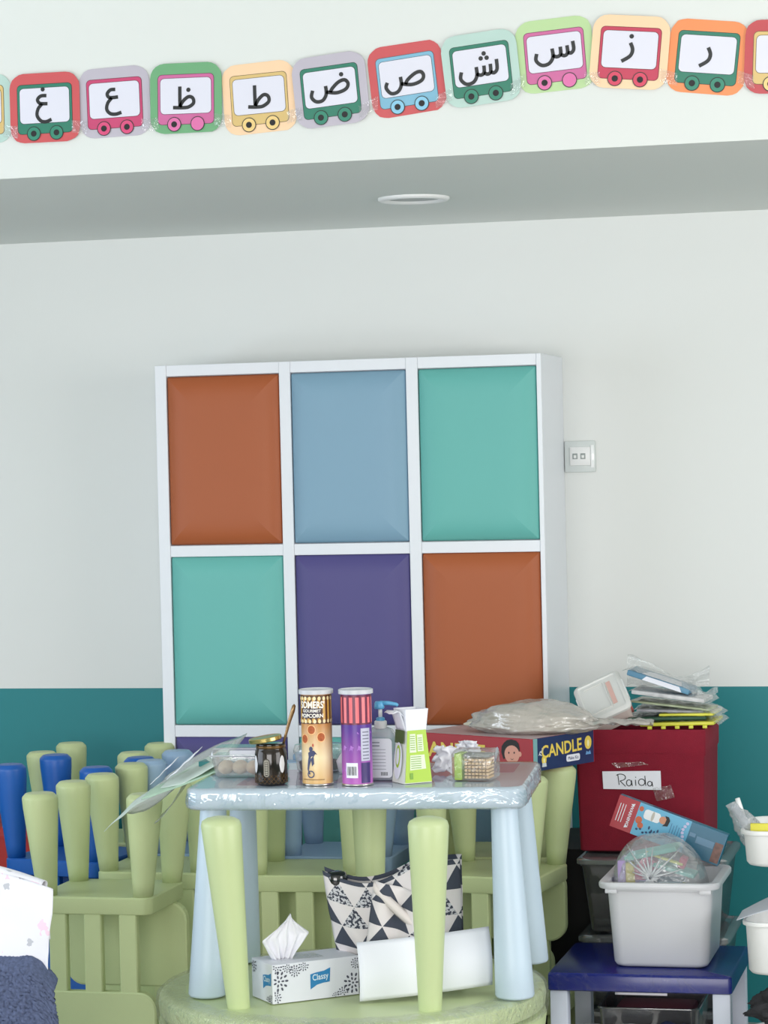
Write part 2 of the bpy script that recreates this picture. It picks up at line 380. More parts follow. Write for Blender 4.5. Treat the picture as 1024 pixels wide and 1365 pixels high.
for i, (x, z, bg, wg, ch, tilt, cn, lb) in enumerate(cards):
    t = thing('alphabet_card', '%s %s' % (cn, lb), 'card', (x, 6.0695 - 0.0042 * (i % 2), z), (0, -rad(tilt), 0), 'alphabet train cards along the bulkhead')
    fr = front(0, 0, 0)
    pts = []
    for q, (px, pz) in enumerate(rrect(0.0905, 0.0845, 0.036, 5)):
        pts.append((px + 0.0016 * nz(q * 0.7, i), pz + 0.002 * nz(q * 0.7, i + 9)))
    poly('card_sheet', pts, mat('card_' + bg, CARDC[bg], 0.28, coat=0.3), t, fr, 0.0014, 0.0012)
    def rr(x0, x1, y0, y1, r): return [((x0 + x1) / 2 + a, (y0 + y1) / 2 + b) for a, b in rrect((x1 - x0) / 2, (y1 - y0) / 2, r, 4)]
    wm = mat('wagon_' + wg, WAGC[wg], 0.3)
    outl = wm if False else mat('wagon_outline_' + wg, [v * 0.5 for v in WAGC[wg]], 0.35)
    poly('wagon_outline', rr(-0.0715, 0.0715, -0.0635, 0.0580, 0.011), outl, t, fr, 0.0018, 0.0003)
    b = poly('wagon', rr(-0.0702, 0.0702, -0.0622, 0.0567, 0.010), wm, t, fr, 0.0022, 0.0003)
    if wg == 'crimson' and i == 9: pass
    poly('window_outline', rr(-0.0652, 0.0652, -0.0385, 0.0492, 0.011), outl, t, fr, 0.0026, 0.0003)
    poly('window_sheet', rr(-0.0640, 0.0640, -0.0373, 0.0480, 0.010), SCREEN, t, fr, 0.0030, 0.0003)
    for k in (-1, 1):
        wx = k * 0.0295
        wo = poly('wheel', ell(wx, -0.0625, 0.0178, n=28), mat('wheel_outline', (36, 48, 46), 0.4), t, fr, 0.0033, 0.0003)
        d1 = poly('wheel_face', ell(wx, -0.0625, 0.0158, n=28), mat('wheel_' + wg, [min(255, v * 1.08) for v in WAGC[wg]], 0.3), wo, Matrix(), 0.0036, 0.0002)
        if not (k == 1 and i in (3, 8)):
            poly('hub', ell(wx, -0.0625, 0.0074, n=20), BLACK, wo, Matrix(), 0.0039, 0.0002)
    if ch and LETTERS.get(ch):
        cx0, cy0, sc, lst, dots = LETTERS[ch]
        an = rad(-(tilt + 3.3)); ca, sa = math.cos(an), math.sin(an)
        def loc(q):
            dx, dy = (q[0] - cx0) / sc * 0.00194, -(q[1] - cy0) / sc * 0.00194
            return (dx * ca - dy * sa, dx * sa + dy * ca)
        pen('letter', [smooth([loc(q) for q in st]) for st in lst], [loc(q) for q in dots], 0.0043, INK, t, fr, 0.0036)
# strips of clear tape over the row of cards
TAPE = film('clear_tape', milky=0.05, gloss=0.10, rough=0.08, bump=0.9, bscale=26)
random.seed(8)
for i, (x, z, *_r) in enumerate(cards):
    if i in (0,): continue
    a = [cards[i - 1][0], cards[i - 1][1]]
    def tapef(u, v, x0=a[0] + 0.07, z0=a[1], x1=x - 0.07, z1=z, sd=i):
        # a patch bridging two cards, a little crumpled
        xx = x0 + (x1 - x0) * u; base = z0 + (z1 - z0) * u
        return (xx, 6.0610 - 0.0012 * abs(nz(xx * 60, v * 5, sd)), base - 0.070 + 0.012 * nz(xx * 14, sd) + v * 0.03)
    if x - a[0] > 0.15:
        o = sheet('tape_strip', 12, 4, tapef, TAPE, None, 0)
        tag(o, 'strip of clear tape joining the %s card to the card on its left' % (_r[0] if False else ['', 'leftmost red', 'first lilac', 'green', 'first peach', 'second lilac', 'second red', 'mint', 'light green', 'second peach', 'orange', 'brick red'][i]), 'tape', 'clear tape between the cards')

# ------------------------------------------------------------------ children's chairs
LEG_H = 0.262; SEAT_T = 0.045
CHM = {}
def leg_mesh(h, r0, r1, sx, sy, dome=0.010):
    """leg standing on the floor: foot radius r1 at z=0, attach radius r0 at z=h; foot splayed by sx, sy"""
    bm = bmesh.new(); rs = []
    prof = [(r1 * 0.60, 0.0), (r1 * 0.76, 0.0006), (r1 * 0.80, 0.0018), (r1 * 0.965, 0.0095), (r1 * 0.992, 0.0120), (r1, 0.0165), (r1 * 0.985, 0.035)]
    for r, z in prof: rs.append((r, z))
    for k in range(1, 7):
        u = k / 6; rs.append((r1 * 0.985 + (r0 - r1 * 0.985) * (u ** 1.0), 0.035 + (h - 0.035) * u))
    L = []
    for r, z in rs:
        q = 1 - z / h
        L.append(circ((sx * q, sy * q, z), r, 26))
    rings(bm, L)
    bmesh.ops.recalc_face_normals(bm, faces=bm.faces)
    for f in bm.faces: f.smooth = True
    me = bpy.data.meshes.new('leg'); bm.to_mesh(me); bm.free()
    return me
def chair_meshes(key, legh, slat, crest, seat_d=0.29):
    if key in CHM: return CHM[key]
    d = {}
    hx, hy = 0.157, seat_d / 2
    bm = bmesh.new(); slab(bm, hx, hy, 0.030, [(0.004, legh), (0.000, legh + 0.004), (0.000, legh + SEAT_T - 0.006), (0.002, legh + SEAT_T - 0.002), (0.006, legh + SEAT_T)], 6)
    bmesh.ops.recalc_face_normals(bm, faces=bm.faces)
    for e in bm.edges: e.smooth = e.calc_face_angle(0) < rad(30)
    for f in bm.faces: f.smooth = True
    me = bpy.data.meshes.new('seat'); bm.to_mesh(me); bm.free(); d['seat'] = me
    d['legs'] = [(leg_mesh(legh, 0.0255, 0.046, sx * 0.012, sy * 0.006), (sx * (hx - 0.028), sy * (hy - 0.030), 0)) for sx in (-1, 1) for sy in (-1, 1)]
    zs = legh + SEAT_T
    bm = bmesh.new(); box(bm, (0, 0, slat / 2), (0.047, 0.024, slat + 0.010), 0.003, 1)
    me = bpy.data.meshes.new('slat'); bm.to_mesh(me); bm.free(); d['slat'] = me
    d['slats'] = [(-0.094, hy - 0.016, zs), (0, hy - 0.016, zs), (0.094, hy - 0.016, zs)]
    bm = bmesh.new()
    pts = rrect(0.165, crest / 2, 0.045, 7)
    def ring(i, y): return [(x * (1 - i / 0.165), y, zs + slat + crest / 2 + z * (1 - i / 0.1)) for x, z in pts]
    rings(bm, [ring(0.004, hy - 0.030), ring(0, hy - 0.027), ring(0, hy - 0.004), ring(0.004, hy - 0.001)])
    bmesh.ops.recalc_face_normals(bm, faces=bm.faces)
    me = bpy.data.meshes.new('crest_rail'); bm.to_mesh(me); bm.free(); d['crest'] = me
    CHM[key] = d
    return d
USED = {}
def shared(me, m):
    k = (me.name, m.name)
    if k not in USED:
        if len(me.materials) == 0 and not any(a == me.name for a, b in USED): c = me
        else: c = me.copy()
        c.materials.clear(); c.materials.append(m); USED[k] = c
    return USED[k]
def chair(label, x, y, theta, m, key='inv', group=None, ztop=0.87, name='child_chair'):
    if key == 'inv': d = chair_meshes('inv', LEG_H, 0.195, 0.175); rot = (PI, 0, theta); loc = (x, y, ztop)
    elif key == 'up': d = chair_meshes('up', 0.20, 0.100, 0.220); rot = (0, 0, theta + PI); loc = (x, y, 0)
    else: d = chair_meshes('up2', 0.20, 0.155, 0.190); rot = (0, 0, theta + PI); loc = (x, y, 0)
    t = thing(name, label, 'chair', loc, rot, group)
    link('seat', shared(d['seat'], m), None, t)
    for me, l in d['legs']: link('leg', shared(me, m), None, t, loc=l)
    for l in d['slats']: link('slat', shared(d['slat'], m), None, t, loc=l)
    link('crest_rail', shared(d['crest'], m), None, t)
    return t
r5 = rad(1)
G1 = 'upturned child chairs'
chair('pale green plastic child chair upturned in front at left, slatted back hanging beside white cloth', -2.312, 6.402, 0, GREEN, group=G1)
chair('pale green plastic child chair upturned directly behind the front left one', -2.290, 6.805, 0, GREEN, group=G1)
chair('light blue plastic child chair upturned behind the green leaflets, left of the table', -2.262, 7.130, 0, GBLUE, group=G1)
chair('bright blue plastic child chair upturned at the far left edge', -2.618, 6.985, rad(-11), BLUE, group=G1)
chair('pale green plastic child chair upturned against the teal wall at far left', -2.662, 7.325, 0, GREEN, group=G1)
chair('pale green plastic child chair upturned behind the tissue box, seen under the light blue table', -1.873, 6.790, rad(4), GREEN, group=G1)
chair('light blue plastic child chair upturned against the teal cabinet panel, seen under the table', -1.862, 7.115, 0, GBLUE, group=G1)
chair('pale green plastic child chair upturned at right carrying the corner of the game box', -1.376, 6.812, rad(-8), GREEN, group=G1)
chair('pale green plastic child chair upturned behind the right one, near the cabinet', -1.428, 7.145, 0, GREEN, group=G1)
G2 = 'upright child chairs below the upturned ones'
def up(label, x, y, th=0, m=GREEN, key='up'): chair(label, x, y, th, m, key, G2, name='child_chair')
up('pale green child chair standing upright below the front left upturned chair', -2.290, 6.595)
up('pale green child chair standing upright below the second upturned chair at left', -2.290, 6.965)
up('blue child chair standing upright below the bright blue upturned chair', -2.640, 7.08, rad(-11), BLUE)
up('pale green child chair standing upright below the upturned chair behind the tissue box', -1.875, 6.90)
up('pale green child chair standing upright below the upturned chair at right, rounded back showing', -1.364, 7.055, rad(-4), key='up2')
up('pale green child chair standing upright against the teal wall at far left', -2.70, 7.52, 0)
up('pale green child chair standing upright beside the cabinet foot, under the light blue upturned chair', -2.262, 7.33)

# ------------------------------------------------------------------ round table upside down on another round table
bt = thing('round_table', 'pale green round table turned upside down, three legs pointing up, rim in crinkled film', 'table', (-1.537, 5.885, 0.43))
bm = bmesh.new(); lathe(bm, [(0.435, 0.0), (0.447, 0.006), (0.450, 0.030), (0.446, 0.044), (0.438, 0.049), (0.425, 0.050)], 72)
done('tabletop', bm, GREEN_L, bt, angle=40)
def table_leg(parent, m, x, y, z, h, r_attach, r_foot, lx, ly, up=1, n=32, dome=0.012):
    """tapered table leg from its attachment (x,y,z); foot at distance h along +/-z, leaning by lx,ly"""
    bm = bmesh.new(); rs = []
    prof = [(r_attach, 0), (r_attach, 0.001)] + [(r_attach + (r_foot - r_attach) * (k / 6), (h - dome) * k / 6) for k in range(1, 7)]
    prof += [(r_foot * 0.93, h - dome * 0.5), (r_foot * 0.70, h - dome * 0.18), (r_foot * 0.35, h)]
    for r, t in prof:
        q = t / h; rs.append(circ((x + lx * q, y + ly * q, z + up * t), r, n))
    rings(bm, rs)
    return done('leg', bm, m, parent, smooth=True)
table_leg(bt, GREEN_L, -0.190, -0.282, 0.049, 0.432, 0.0255, 0.0455, -0.026, -0.020, dome=0.020)
table_leg(bt, GREEN_L, 0.243, -0.255, 0.049, 0.432, 0.0255, 0.0455, 0.010, -0.020, dome=0.020)
table_leg(bt, GREEN, -0.030, 0.310, 0.049, 0.428, 0.0265, 0.0440, 0.0, 0.010, dome=0.020)
WRAP = film('crinkled_film', milky=0.02, gloss=0.02, rough=0.06, bump=1.0, bscale=26, distort=3.5)
bm = bmesh.new()
def wrapf(u, v):
    a = 2 * PI * u
    prof = [(0.385, 0.0530), (0.420, 0.0560), (0.444, 0.0530), (0.4515, 0.044), (0.453, 0.030), (0.454, 0.012), (0.453, -0.004), (0.447, -0.012)]
    k = v * (len(prof) - 1); i = min(int(k), len(prof) - 2); f = k - i
    r = prof[i][0] * (1 - f) + prof[i + 1][0] * f; z = prof[i][1] * (1 - f) + prof[i + 1][1] * f
    c, s = math.cos(a), math.sin(a)
    w_ = 0.004 * abs(nz(c * 11, s * 11, v * 3)) + 0.003 * abs(nz(c * 34, s * 34, v * 6))
    return ((r + w_) * c, (r + w_) * s, z + 0.006 * abs(nz(c * 16 + 3, s * 16, v * 2)))
grid(bm, 260, 16, wrapf, closed_u=True)
done('film_wrap', bm, WRAP, bt, smooth=True)

lt = thing('round_table', 'pale green round table standing on the floor under the upside-down one', 'table', (-1.537, 5.885, 0))
bm = bmesh.new(); lathe(bm, [(0.435, 0.383), (0.447, 0.388), (0.450, 0.412), (0.446, 0.425), (0.435, 0.430)], 64); done('tabletop', bm, GREEN_L, lt, angle=40)
for a in (40, 130, 220, 310):
    table_leg(lt, GREEN_L, 0.28 * math.cos(rad(a)), 0.28 * math.sin(rad(a)), 0.384, 0.384, 0.027, 0.045, 0.02 * math.cos(rad(a)), 0.02 * math.sin(rad(a)), up=-1, dome=0.006)

# ------------------------------------------------------------------ light blue table standing in the upside-down one
TT = rad(5.8)
tb = thing('child_table', 'light blue rectangular child table wrapped in clear film, holding the snacks', 'table', (-1.502, 5.945, 0.48), (0, 0, TT))
bm = bmesh.new()
slab(bm, 0.384, 0.252, 0.038, [(0.010, 0.433), (0.004, 0.434), (0.0, 0.438), (0.0, 0.470), (0.002, 0.476), (0.008, 0.480)], 8)
done('tabletop', bm, LBLUE, tb, angle=50)
for sx in (-1, 1):
    for sy in (-1, 1):
        table_leg(tb, LBLUE, sx * 0.334, sy * 0.178, 0.434, 0.434, 0.0300, 0.0445, sx * 0.018, sy * 0.030, up=-1, dome=0.010)
FILM = film('table_film', milky=0.08, gloss=0.10, rough=0.05, bump=0.8, bscale=5, distort=3.0, mrgb=(226, 238, 248))
FTOP = film('table_top_film', milky=0.0, gloss=0.10, rough=0.05, bump=0.05, bscale=6)
bm = bmesh.new()
outline = rrect(0.384, 0.252, 0.038, 8)
# resample outline densely
dense = []
for i in range(len(outline)):
    a, b = Vector(outline[i]), Vector(outline[(i + 1) % len(outline)])
    L_ = (b - a).length; k = max(1, int(L_ / 0.008))
    for q in range(k): dense.append(a + (b - a) * q / k)
def fring(off, z, amp, sd):
    res = []
    for q in dense:
        n_ = q.normalized(); w_ = amp * (abs(nz(q.x * 22, q.y * 22, z * 30 + sd)) + 0.5 * abs(nz(q.x * 60, q.y * 60, z * 50 + sd)))
        nx = max(-1, min(1, (abs(q.x) - 0.32) / 0.06)); 
        d = Vector((math.copysign(1, q.x) if abs(q.x) > 0.375 else (q.x / 0.384) ** 9, 0))
        d = q - Vector((max(-0.346, min(0.346, q.x)), max(-0.214, min(0.214, q.y)))); d = d.normalized()
        res.append((q.x + d.x * (off + w_), q.y + d.y * (off + w_), z + 0.25 * w_))
    return res
rs = [[(x * 0.93, y * 0.90, 0.4815) for x, y in [(q.x, q.y) for q in dense]]]
rs += [fring(-0.004, 0.4820, 0.001, 0), fring(0.0015, 0.478, 0.002, 0), fring(0.002, 0.468, 0.004, 0), fring(0.002, 0.456, 0.005, 0), fring(0.002, 0.445, 0.005, 0), fring(0.0015, 0.436, 0.004, 0), fring(-0.006, 0.431, 0.002, 0)]
rings(bm, rs[1:], cap=False)
done('film_skirt', bm, FILM, tb, smooth=True)
bm = bmesh.new(); vr = rings(bm, rs[:2], cap=False); bm.faces.new(vr[0]); done('film_cover', bm, FTOP, tb)
# printed sheets lying flat under the film
SHEETP = mat('lilac_print', (176, 152, 180), 0.5, var=0.12, vscale=90)
for (x0, x1, y0, y1) in ((0.235, 0.338, 0.035, 0.215), (-0.28, -0.10, -0.18, 0.12), (-0.06, 0.19, -0.14, 0.16)):
    bx('printed_sheet', ((x0 + x1) / 2, (y0 + y1) / 2, 0.4804), (x1 - x0, y1 - y0, 0.0006), SHEETP, tb)

# things standing on the table; P(...) gives a point on the tabletop plane
ZT = 0.9622
# --- snack cans
def can(x, y, label, kind, turn=0):
    t = thing('snack_can', label, 'can', (x, y, ZT), (0, 0, turn), 'tall popcorn cans on the table')
    R_ = 0.0350; H_ = 0.207
    body = (236, 196, 138) if kind == 'o' else (128, 74, 168)
    bm = bmesh.new(); lathe(bm, [(R_ - 0.002, 0), (R_, 0.002), (R_, H_)], 48)
    m = mat('can_body_' + kind, body, 0.28)
    if m.get('done') is None:
        nt = m.node_tree; p = nt.nodes['Principled BSDF']; tcn = nt.nodes.new('ShaderNodeTexCoord'); se = nt.nodes.new('ShaderNodeSeparateXYZ')
        nt.links.new(tcn.outputs['Object'], se.inputs[0]); cr = nt.nodes.new('ShaderNodeValToRGB'); mr = nt.nodes.new('ShaderNodeMapRange')
        mr.inputs['From Min'].default_value = 0; mr.inputs['From Max'].default_value = 0.21
        nt.links.new(se.outputs['Z'], mr.inputs[0]); nt.links.new(mr.outputs[0], cr.inputs[0]); nt.links.new(cr.outputs[0], p.inputs['Base Color'])
        e = cr.color_ramp.elements
        if kind == 'o':
            e[0].color = lin((222, 176, 110)); e[0].position = 0; e[1].color = lin((198, 134, 68)); e[1].position = 0.68
            q = e.new(0.3); q.color = lin((246, 226, 182))
        else:
            e[0].color = lin((190, 104, 190)); e[0].position = 0; e[1].color = lin((92, 58, 150)); e[1].position = 0.62
        m['done'] = 1
    done('can_body', bm, m, t, angle=40)
    bm = bmesh.new(); lathe(bm, [(R_ + 0.0008, 0), (R_ + 0.0015, 0.001), (R_ + 0.0008, 0.004)], 40, cap=True); done('bottom_rim', bm, mat('tin', (200, 196, 190), 0.25, metal=0.9), t, smooth=True)
    bm = bmesh.new(); lathe(bm, [(R_ + 0.0005, H_ - 0.001), (R_ + 0.0045, H_), (R_ + 0.0045, H_ + 0.009), (R_ + 0.002, H_ + 0.0105), (R_ - 0.002, H_ + 0.0105), (R_ - 0.004, H_ + 0.008)], 48)
    done('lid', bm, mat('frosted_lid', (206, 208, 214), 0.3), t, angle=50)
    def wrap(pts_fn, name, m, off=0.0004):
        bm = bmesh.new()
        for s0, s1, z0, z1 in pts_fn:
            n = max(2, int((s1 - s0) / 0.004) + 1)
            lo = [];
            for q in range(n + 1):
                a = (s0 + (s1 - s0) * q / n) / R_ - PI / 2
                lo.append((math.cos(a), math.sin(a)))
            for q in range(n):
                r = R_ + off
                bm.faces.new([bm.verts.new((r * lo[q][0], r * lo[q][1], z0)), bm.verts.new((r * lo[q + 1][0], r * lo[q + 1][1], z0)),
                              bm.verts.new((r * lo[q + 1][0], r * lo[q + 1][1], z1)), bm.verts.new((r * lo[q][0], r * lo[q][1], z1))])
        return done(name, bm, m, t)
    def bend(me, x0, z0, name, m, off=0.001, sc=1):
        for v in me.vertices:
            s, zz = v.co.x * sc + x0, v.co.y * sc + z0; a = s / R_ - PI / 2
            v.co = Vector(((R_ + off) * math.cos(a), (R_ + off) * math.sin(a), zz))
        return link(name, me, m, t)
    def bendpoly(lst, name, m, off=0.0008):
        bm = bmesh.new()
        for pts in lst:
            vs = []
            for s, zz in pts:
                a = s / R_ - PI / 2; vs.append(bm.verts.new(((R_ + off) * math.cos(a), (R_ + off) * math.sin(a), zz)))
            bm.faces.new(vs)
        return done(name, bm, m, t)
    circ_len = 2 * PI * R_
    if kind == 'o':
        wrap([(-circ_len / 2, circ_len / 2, 0.140, 0.205)], 'striped_band', mat('band_brown', (92, 58, 30), 0.3), 0.0003)
        n = 18; wrap([(-circ_len / 2 + circ_len * k / n, -circ_len / 2 + circ_len * (k + 0.5) / n, 0.143, 0.200) for k in range(n)], 'gold_stripes', mat('gold_stripe', (216, 168, 84), 0.25), 0.0006)
        bendpoly([ell(-circ_len / 2 + circ_len * (k + 0.5) / 20, zz, 0.0035, 0.0045, 12) for k in range(20) for zz in (0.146, 0.198)], 'cream_dots', mat('cream', (246, 226, 176), 0.3), 0.0009)
        wrap([(-0.025, 0.020, 0.153, 0.176)], 'name_panel', mat('panel_brown', (62, 50, 66), 0.3), 0.0011)
        bend(textmesh("SOMERS'", 0.0215, bold=0.0007, sx=0.72), -0.001, 0.184, 'brand_lettering', mat('letter_white', (250, 244, 232), 0.3), 0.0018)
        bend(textmesh("GOURMET", 0.0092, bold=0.0002), -0.002, 0.1700, 'small_lettering', MC['letter_white'], 0.0016)
        bend(textmesh("POPCORN", 0.0115, bold=0.0004), -0.002, 0.1590, 'small_lettering', MC['letter_white'], 0.0016)
        for sx_, zz in ((-0.003, 0.127), (-0.021, 0.106), (0.019, 0.110)):
            bendpoly([ell(sx_, zz, 0.0105, 0.0115, 18)], 'popcorn_ring', mat('pop_ring', (252, 200, 140), 0.4), 0.0008)
            bendpoly([ell(sx_, zz, 0.0085, 0.0095, 14)], 'popcorn_picture', mat('pop', (168, 84, 36), 0.5, var=0.3, vscale=250), 0.0012)
        jm = mat('juggler_blue', (70, 76, 110), 0.5)
        bendpoly([ell(-0.005, 0.083, 0.0045, 0.006, 12), [(-0.012, 0.075), (-0.006, 0.079), (0.002, 0.080), (0.009, 0.071), (0.005, 0.072), (0.001, 0.066), (0.002, 0.050), (-0.003, 0.044), (-0.005, 0.058), (-0.009, 0.046), (-0.011, 0.036), (-0.007, 0.026), (-0.011, 0.026), (-0.015, 0.038), (-0.013, 0.056), (-0.011, 0.066)]], 'juggler_picture', jm, 0.0010)
        bendpoly([[(-0.006 + rr_ * math.cos(a_), 0.026 + rr_ * math.sin(a_)) for rr_, a_ in ((0.0085, b_ * PI / 9) for b_ in range(-9, 10))] + [(-0.006 + 0.0060 * math.cos(b_ * PI / 9), 0.026 + 0.0060 * math.sin(b_ * PI / 9)) for b_ in range(9, -10, -1)]], 'wheel_picture', jm, 0.0013)
        bendpoly([ell(0.0, 0.092, 0.0016, 0.004, 8)], 'hat_picture', mat('hat_red', (190, 60, 50), 0.5), 0.0012)
        wrap([(-0.028 + k * 0.0045, -0.028 + k * 0.0045 + 0.003, 0.0125, 0.0150) for k in range(12)], 'small_print', mat('print_brown', (150, 110, 60), 0.4), 0.0008)
    else:
        wrap([(-circ_len / 2, circ_len / 2, 0.138, 0.205)], 'striped_band', mat('band_wine', (112, 42, 72), 0.3), 0.0003)
        n = 15; wrap([(-circ_len / 2 + circ_len * k / n, -circ_len / 2 + circ_len * (k + 0.55) / n, 0.142, 0.200) for k in range(n)], 'pink_stripes', mat('pink_stripe', (240, 122, 130), 0.25), 0.0006)
        bendpoly([[(x0, 0.03 + x0 * 0.2), (x0 + 0.018, 0.085), (x0 + 0.050, 0.118), (x0 + 0.047, 0.122), (x0 + 0.012, 0.090), (x0 - 0.004, 0.035)] for x0 in (-0.036, -0.018, 0.0, 0.024)], 'swirl_print', mat('swirl', (178, 120, 206), 0.3), 0.0006)
        wrap([(-0.018, 0.010, 0.018, 0.052)], 'barcode_label', PAPER, 0.0008)
        wrap([(-0.015 + k * 0.0028, -0.015 + k * 0.0028 + (0.0016 if k % 3 else 0.0009), 0.024, 0.044) for k in range(8)], 'bars', BLACK, 0.0012)
        wrap([(0.018, 0.042, 0.056, 0.130)], 'ingredients_panel', mat('pale_panel', (196, 196, 216), 0.4), 0.0009)
        wrap([(0.022, 0.038, 0.060 + k * 0.0075, 0.0625 + k * 0.0075) for k in range(9)], 'ingredients_lines', mat('grey_print', (120, 120, 140), 0.4), 0.0012)
        wrap([(0.018, 0.042, 0.006, 0.052)], 'dark_panel', mat('dark_purple', (66, 48, 110), 0.3), 0.0009)
    return t
can(-1.5745, 5.762, 'tall popcorn can in tan and brown with a striped top, beside the dark jar', 'o')
can(-1.4810, 5.762, 'tall popcorn can in purple with pink stripes, beside the soap bottle', 'p')

# --- jar with spoon
j = thing('coffee_jar', 'dark brown glass jar with a tilted gold lid at the table front edge', 'jar', (-1.683, 5.757, ZT))
bm = bmesh.new(); lathe(bm, [(0.030, 0), (0.035, 0.003), (0.037, 0.010), (0.037, 0.070), (0.035, 0.078), (0.033, 0.083), (0.033, 0.093), (0.031, 0.0935)], 40)
done('glass', bm, mat('brown_glass', (34, 26, 20), 0.12), j, angle=60)
bm = bmesh.new(); lathe(bm, [(0.0345, 0.083), (0.0345, 0.090)], 40); done('neck_ring', bm, mat('brown_rim', (110, 84, 50), 0.2, metal=0.6), j, smooth=True)
GOLD = mat('gold_lid', (196, 176, 110), 0.22, metal=0.85)
bm = bmesh.new(); lathe(bm, [(0.036, 0), (0.038, 0.002), (0.038, 0.009), (0.036, 0.0105), (0.030, 0.010)], 40)
done('lid', bm, GOLD, j, loc=(-0.010, -0.006, 0.0985), rot=(rad(3), rad(-8), 0), angle=40)
frj = front(0, -0.0378, 0.040)
poly('label_oval', [(x, y) for x, y in rrect(0.0075, 0.021, 0.0072, 5)], mat('label_dark', (60, 54, 44), 0.3), j, frj, 0.0006)
text('jar_lettering', 'COFFEE', 0.0095, mat('label_cream', (214, 212, 200), 0.4), j, frj, off=0.0012, rot=rad(90)) if False else None
bm = bmesh.new()
for a0, a1 in ((rad(-152), rad(-128)), (rad(-44), rad(-20))):
    n = 8; bm = bmesh.new()
    for q in range(n):
        a, b = a0 + (a1 - a0) * q / n, a0 + (a1 - a0) * (q + 1) / n
        h0 = 0.020 * math.sin(PI * (q + 0.02) / n) ** 0.5; h1 = 0.020 * math.sin(PI * min(q + 1, n - 0.02) / n) ** 0.5; r = 0.0378
        bm.faces.new([bm.verts.new((r * math.cos(a), r * math.sin(a), 0.048 - h0)), bm.verts.new((r * math.cos(b), r * math.sin(b), 0.048 - h1)),
                      bm.verts.new((r * math.cos(b), r * math.sin(b), 0.048 + h1)), bm.verts.new((r * math.cos(a), r * math.sin(a), 0.048 + h0))])
    done('round_label', bm, mat('label_white', (222, 222, 226), 0.4), j)
polys('label_outline', [[(x, y) for x, y in rrect(0.0058, 0.0190, 0.0055, 5)]], mat('label_cream', (196, 192, 178), 0.4), j, frj, 0.0010)
polys('label_core', [[(x, y) for x, y in rrect(0.0046, 0.0178, 0.0044, 5)]], MC['label_dark'], j, frj, 0.0014)
polys('label_marks', [[(-0.003, -0.014 + k * 0.004), (0.003, -0.014 + k * 0.004), (0.003, -0.0122 + k * 0.004), (-0.003, -0.0122 + k * 0.004)] for k in range(8)], MC['label_cream'], j, frj, 0.0018)
# hatch relief on the jar foot
bm = bmesh.new()
for k in range(22):
    a = 2 * PI * k / 22
    for sgn in (1, -1):
        tube(bm, [((0.0373) * math.cos(a + sgn * u * 0.5), 0.0373 * math.sin(a + sgn * u * 0.5), 0.004 + 0.020 * u) for u in (0, 0.5, 1)], 0.0005, 4)
o = done('hatch_relief', bm, mat('brown_relief', (96, 72, 44), 0.2), j)
o['kind'] = 'stuff'
bm = bmesh.new()
tube(bm, [(0, 0, 0), (0.009, 0, 0.030), (0.018, 0, 0.060), (0.027, 0, 0.085), (0.030, 0, 0.096), (0.031, 0, 0.100)], [0.0028, 0.0032, 0.0040, 0.0050, 0.0042, 0.0015], 10)
o = done('teaspoon', bm, mat('spoon_steel', (150, 120, 84), 0.25, metal=0.7), None, loc=(-1.657, 5.762, ZT + 0.082), smooth=True)
tag(o, 'steel teaspoon handle sticking up out of the dark jar', 'spoon')

# --- clear box with cookies
CLEAR = film('clear_plastic', milky=0.10, gloss=0.10, rough=0.06, bump=0.10, bscale=8)
def clear_tray(bm, hx, hy, h, taper, t=0.002, r=0.010, n=4):
    slab(bm, hx, hy, r, [(taper, 0.0), (0.0, h), ], n)
    return bm
def open_box(name, hx, hy, h, taper, r, m, parent, t=0.003, n=6, rim=0.0, rimh=0.006):
    """open-topped tapered box with real wall thickness"""
    bm = bmesh.new()
    prof = [(taper + 0.006, 0.0), (taper, 0.005), (0.0, h - rimh)]
    if rim: prof += [(-rim, h - rimh), (-rim - 0.001, h - rimh * 0.5), (-rim, h)]
    else: prof += [(0.0, h)]
    prof += [(t, h), (t, h - 0.004), (taper + t, 0.006), (taper + t + 0.006, 0.004)]
    rs = [[(x, y, z) for x, y in rrect(hx - i, hy - i, max(r - i * 0.5, 0.003), n)] for i, z in prof]
    rings(bm, rs)
    return done(name, bm, m, parent, angle=45)
cb = thing('cookie_box', 'clear plastic hinged box holding pale cookies at the left table corner', 'box', (-1.800, 5.905, ZT), (0, 0, rad(4)))
open_box('tray', 0.062, 0.045, 0.050, 0.008, 0.010, CLEAR, cb, rim=0.003)
bm = bmesh.new(); slab(bm, 0.064, 0.047, 0.010, [(0.0, 0.0505), (0.0, 0.056), (0.006, 0.068), (0.010, 0.0705)], 4); done('lid', bm, CLEAR, cb, angle=30)
bm = bmesh.new(); tube(bm, [(-0.064, -0.048, 0.052), (0.064, -0.048, 0.052)], 0.0015, 6); tube(bm, [(-0.055, -0.041, 0.068), (0.055, -0.041, 0.068)], 0.0011, 6); done('rim_edge', bm, mat('clear_edge', (206, 206, 214), 0.15), cb)
bx('back_label', (0.015, -0.0475, 0.060), (0.060, 0.001, 0.010), mat('label_soft', (214, 216, 224), 0.4), cb)
COOK = mat('cookie', (240, 212, 180), 0.8, bump=0.5, bscale=200, var=0.1, vscale=120)
